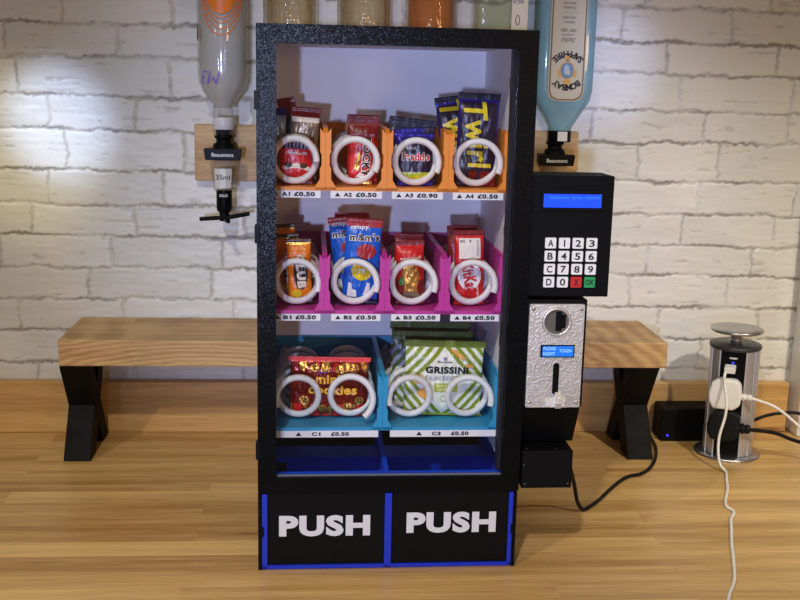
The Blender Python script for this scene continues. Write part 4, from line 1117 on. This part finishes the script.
def plug(name, label, zc, mt, ml, pts, xo=-0.006, r=0.0026, boot=1.0):
    o = empty(name, TW(xo, -0.0318, zc), math.radians(-25)); tag(o, label, 'plug')
    m = MB()
    shape = [(-0.0180, -0.0235), (0.0120, -0.0240), (0.0215, -0.0160), (0.0235, 0.0), (0.0215, 0.0170), (0.0140, 0.0240), (-0.0120, 0.0240), (-0.0215, 0.0160), (-0.0255, 0.0), (-0.0245, -0.0120)]
    m.prism_y(shape, -0.0180, -0.0006)
    m.build('plug_body', mt, o, bevel=0.0040, seg=3)
    s_ = MB().lathe([(0.0058, 0.014), (0.0060, 0.022), (0.0048, 0.0225), (0.0048, 0.0245), (0.0058, 0.025), (0.0056, 0.0285), (0.0044, 0.029), (0.0044, 0.031), (0.0052, 0.0315), (0.0046, 0.037), (0.0035, 0.038)], (0, -0.0100, -0.0020), 18, axis='x')
    s_.v = [(p[0], -0.0100+(p[1]+0.0100)*boot, -0.0020+(p[2]+0.0020)*boot) for p in s_.v]
    s_.build('strain_relief', mt, o)
    P0 = tuple(o.matrix_basis @ Vector((0.036, -0.0100, -0.0020)))
    MB().tube([loc(o, p) for p in spline([P0] + pts)], r, 10).build('lead', ml, o)
    return o
plug('mains_plug', 'white mains plug in the socket tower, its lead going right', 0.1055, WHITEC, WHITEC, [(0.676, 1.487, 0.0930), (0.705, 1.487, 0.073), (0.738, 1.480, 0.043), (0.765, 1.470, 0.015), (0.80, 1.455, 0.0028), (0.90, 1.42, 0.0028)], r=0.0022)
plug('mains_plug', 'black mains plug low on the socket tower, its lead going right', 0.0560, RUBBER, RUBBER, [(0.685, 1.497, 0.048), (0.712, 1.497, 0.038), (0.742, 1.497, 0.028), (0.790, 1.49, 0.012), (0.840, 1.48, 0.0032), (0.95, 1.46, 0.0032)], xo=-0.0045, r=0.0030, boot=1.45)
# second black lead passing behind the tower
cb = MB().tube(spline([(0.645, 1.623, 0.0032), (0.672, 1.612, 0.012), (0.700, 1.600, 0.036), (0.735, 1.600, 0.046), (0.775, 1.596, 0.046), (0.83, 1.58, 0.025), (0.89, 1.56, 0.0034), (0.96, 1.55, 0.0034)]), 0.0027, 10).build('cable', RUBBER)
tag(cb, 'black cable looping out from behind the socket tower', 'cable')
# small black box with a blue light
sp = empty('adapter_box', (0.5925, 1.6175, 0.0)); tag(sp, 'black oblong box with a blue light between bench leg and socket tower', 'adapter')
MB().box(-0.0500, 0.0560, -0.0215, 0.0215, 0.0004, 0.0560).build('housing', BLACK2, sp, bevel=0.003)
MB().lathe([(0.0, -0.0230), (0.0014, -0.0228), (0.0018, -0.0217), (0.0018, -0.0214)], (-0.0385, 0, 0.0105), 14, axis='y').build('indicator_light', mat('blue_led', (40, 50, 255), 0.3, emit=(50, 60, 255), emit_s=2.0), sp)
# cable from the machine to the bench leg
ck = MB().tube(spline([W3(0.357, 0.0655, 0.1150), (0.3060, 1.2450, 0.098), (0.3260, 1.2850, 0.055), (0.3380, 1.3050, 0.018), (0.3480, 1.3130, 0.0034), (0.3600, 1.3230, 0.0032), (0.3800, 1.3480, 0.0032), (0.4035, 1.3830, 0.0032), (0.4300, 1.4190, 0.0032), (0.4480, 1.4360, 0.0032),
       (0.4660, 1.4440, 0.0032), (0.4880, 1.4700, 0.0032), (0.5080, 1.5100, 0.0032), (0.5220, 1.5520, 0.0032), (0.5290, 1.5900, 0.0032), (0.5300, 1.6180, 0.0032)]), 0.0026, 10).build('power_cable', RUBBER)
tag(ck, 'black cable curling over the worktop from the machine to behind the bench leg', 'cable')

# ------------------------------------------------------------------ light
def area(name, loc, target, size, power, rgb):
    l = bpy.data.lights.new(name, 'AREA'); l.shape = 'DISK'; l.size = size; l.energy = power; l.color = lin(rgb)[:3]
    o = bpy.data.objects.new(name, l); COL.objects.link(o); o.location = loc
    d = Vector(target) - Vector(loc); o.rotation_euler = d.to_track_quat('-Z', 'Y').to_euler()
    return o
def downlight(name, loc, target, cone, power, rgb, r=0.04):
    l = bpy.data.lights.new(name, 'SPOT'); l.spot_size = math.radians(cone); l.spot_blend = 1.0; l.shadow_soft_size = r
    l.energy = power; l.color = lin(rgb)[:3]
    o = bpy.data.objects.new(name, l); COL.objects.link(o); o.location = loc
    d = Vector(target) - Vector(loc); o.rotation_euler = d.to_track_quat('-Z', 'Y').to_euler()
    return o
downlight('ceiling_lamp_left', (-1.74, -0.78, 1.93), (0.06, 1.08, -0.18), 38, 112.0, (255, 250, 240))
downlight('ceiling_lamp', (-0.32, -0.35, 1.75), (0.10, 1.26, -0.06), 49, 80.0, (255, 249, 234))
downlight('ceiling_lamp_right', (1.10, -0.30, 1.85), (0.69, 1.56, 0.03), 27, 130.0, (255, 249, 234))
downlight('wall_spot_left', (-0.75, -0.20, 1.30), (-0.405, 1.665, 0.485), 5.8, 190.0, (182, 206, 255), 0.02)
downlight('wall_spot_left_low', (-0.95, -0.20, 1.30), (-0.470, 1.665, 0.440), 8.5, 62.0, (255, 244, 186), 0.02)
downlight('wall_spot_right', (0.75, -0.20, 1.30), (0.425, 1.665, 0.585), 6.8, 75.0, (178, 196, 255), 0.02)
downlight('wall_spot_right_low', (0.95, -0.20, 1.30), (0.460, 1.665, 0.490), 12, 14.0, (255, 244, 206), 0.02)
area('window_left', (-1.10, -1.90, 0.36), (-0.1, 1.4, 0.4), 0.16, 6.0, (196, 214, 255))
downlight('cool_spot', (-0.32, -1.90, 0.44), (0.07, 1.15, 0.38), 20, 185.0, (190, 204, 252), 0.045)
area('warm_fill', (1.75, -2.00, 0.65), (0.1, 1.3, 0.3), 0.5, 11.0, (255, 202, 144))  # added warm fill to brighten the machine's interior, not a lamp in the room
wd = bpy.data.worlds.new('room'); scn.world = wd; wd.use_nodes = True
bg = wd.node_tree.nodes['Background']; bg.inputs[0].default_value = lin((255, 236, 214)); bg.inputs[1].default_value = 0.17

# ------------------------------------------------------------------ camera
f_, p_, ro_, ya_, hh_ = 1060.6, 0.1998, 0.0225, 0.0736, 0.5535
fwd = Vector((math.sin(ya_)*math.cos(p_), math.cos(ya_)*math.cos(p_), -math.sin(p_)))
right = Vector((math.cos(ya_), -math.sin(ya_), 0)); down = fwd.cross(right)
r2 = right*math.cos(ro_) - down*math.sin(ro_); d2 = right*math.sin(ro_) + down*math.cos(ro_)
cam = bpy.data.cameras.new('camera'); cam.sensor_width = 36.0; cam.lens = f_/800*36.0; cam.clip_start = 0.05
co = bpy.data.objects.new('camera', cam); COL.objects.link(co)
M4 = Matrix(((r2.x, -d2.x, -fwd.x, 0), (r2.y, -d2.y, -fwd.y, 0), (r2.z, -d2.z, -fwd.z, hh_), (0, 0, 0, 1)))
co.matrix_world = M4
scn.camera = co
vs_ = scn.view_settings; vs_.view_transform = 'Standard'; vs_.look = 'None'; vs_.gamma = 1.0; vs_.exposure = 0.0; vs_.use_curve_mapping = False
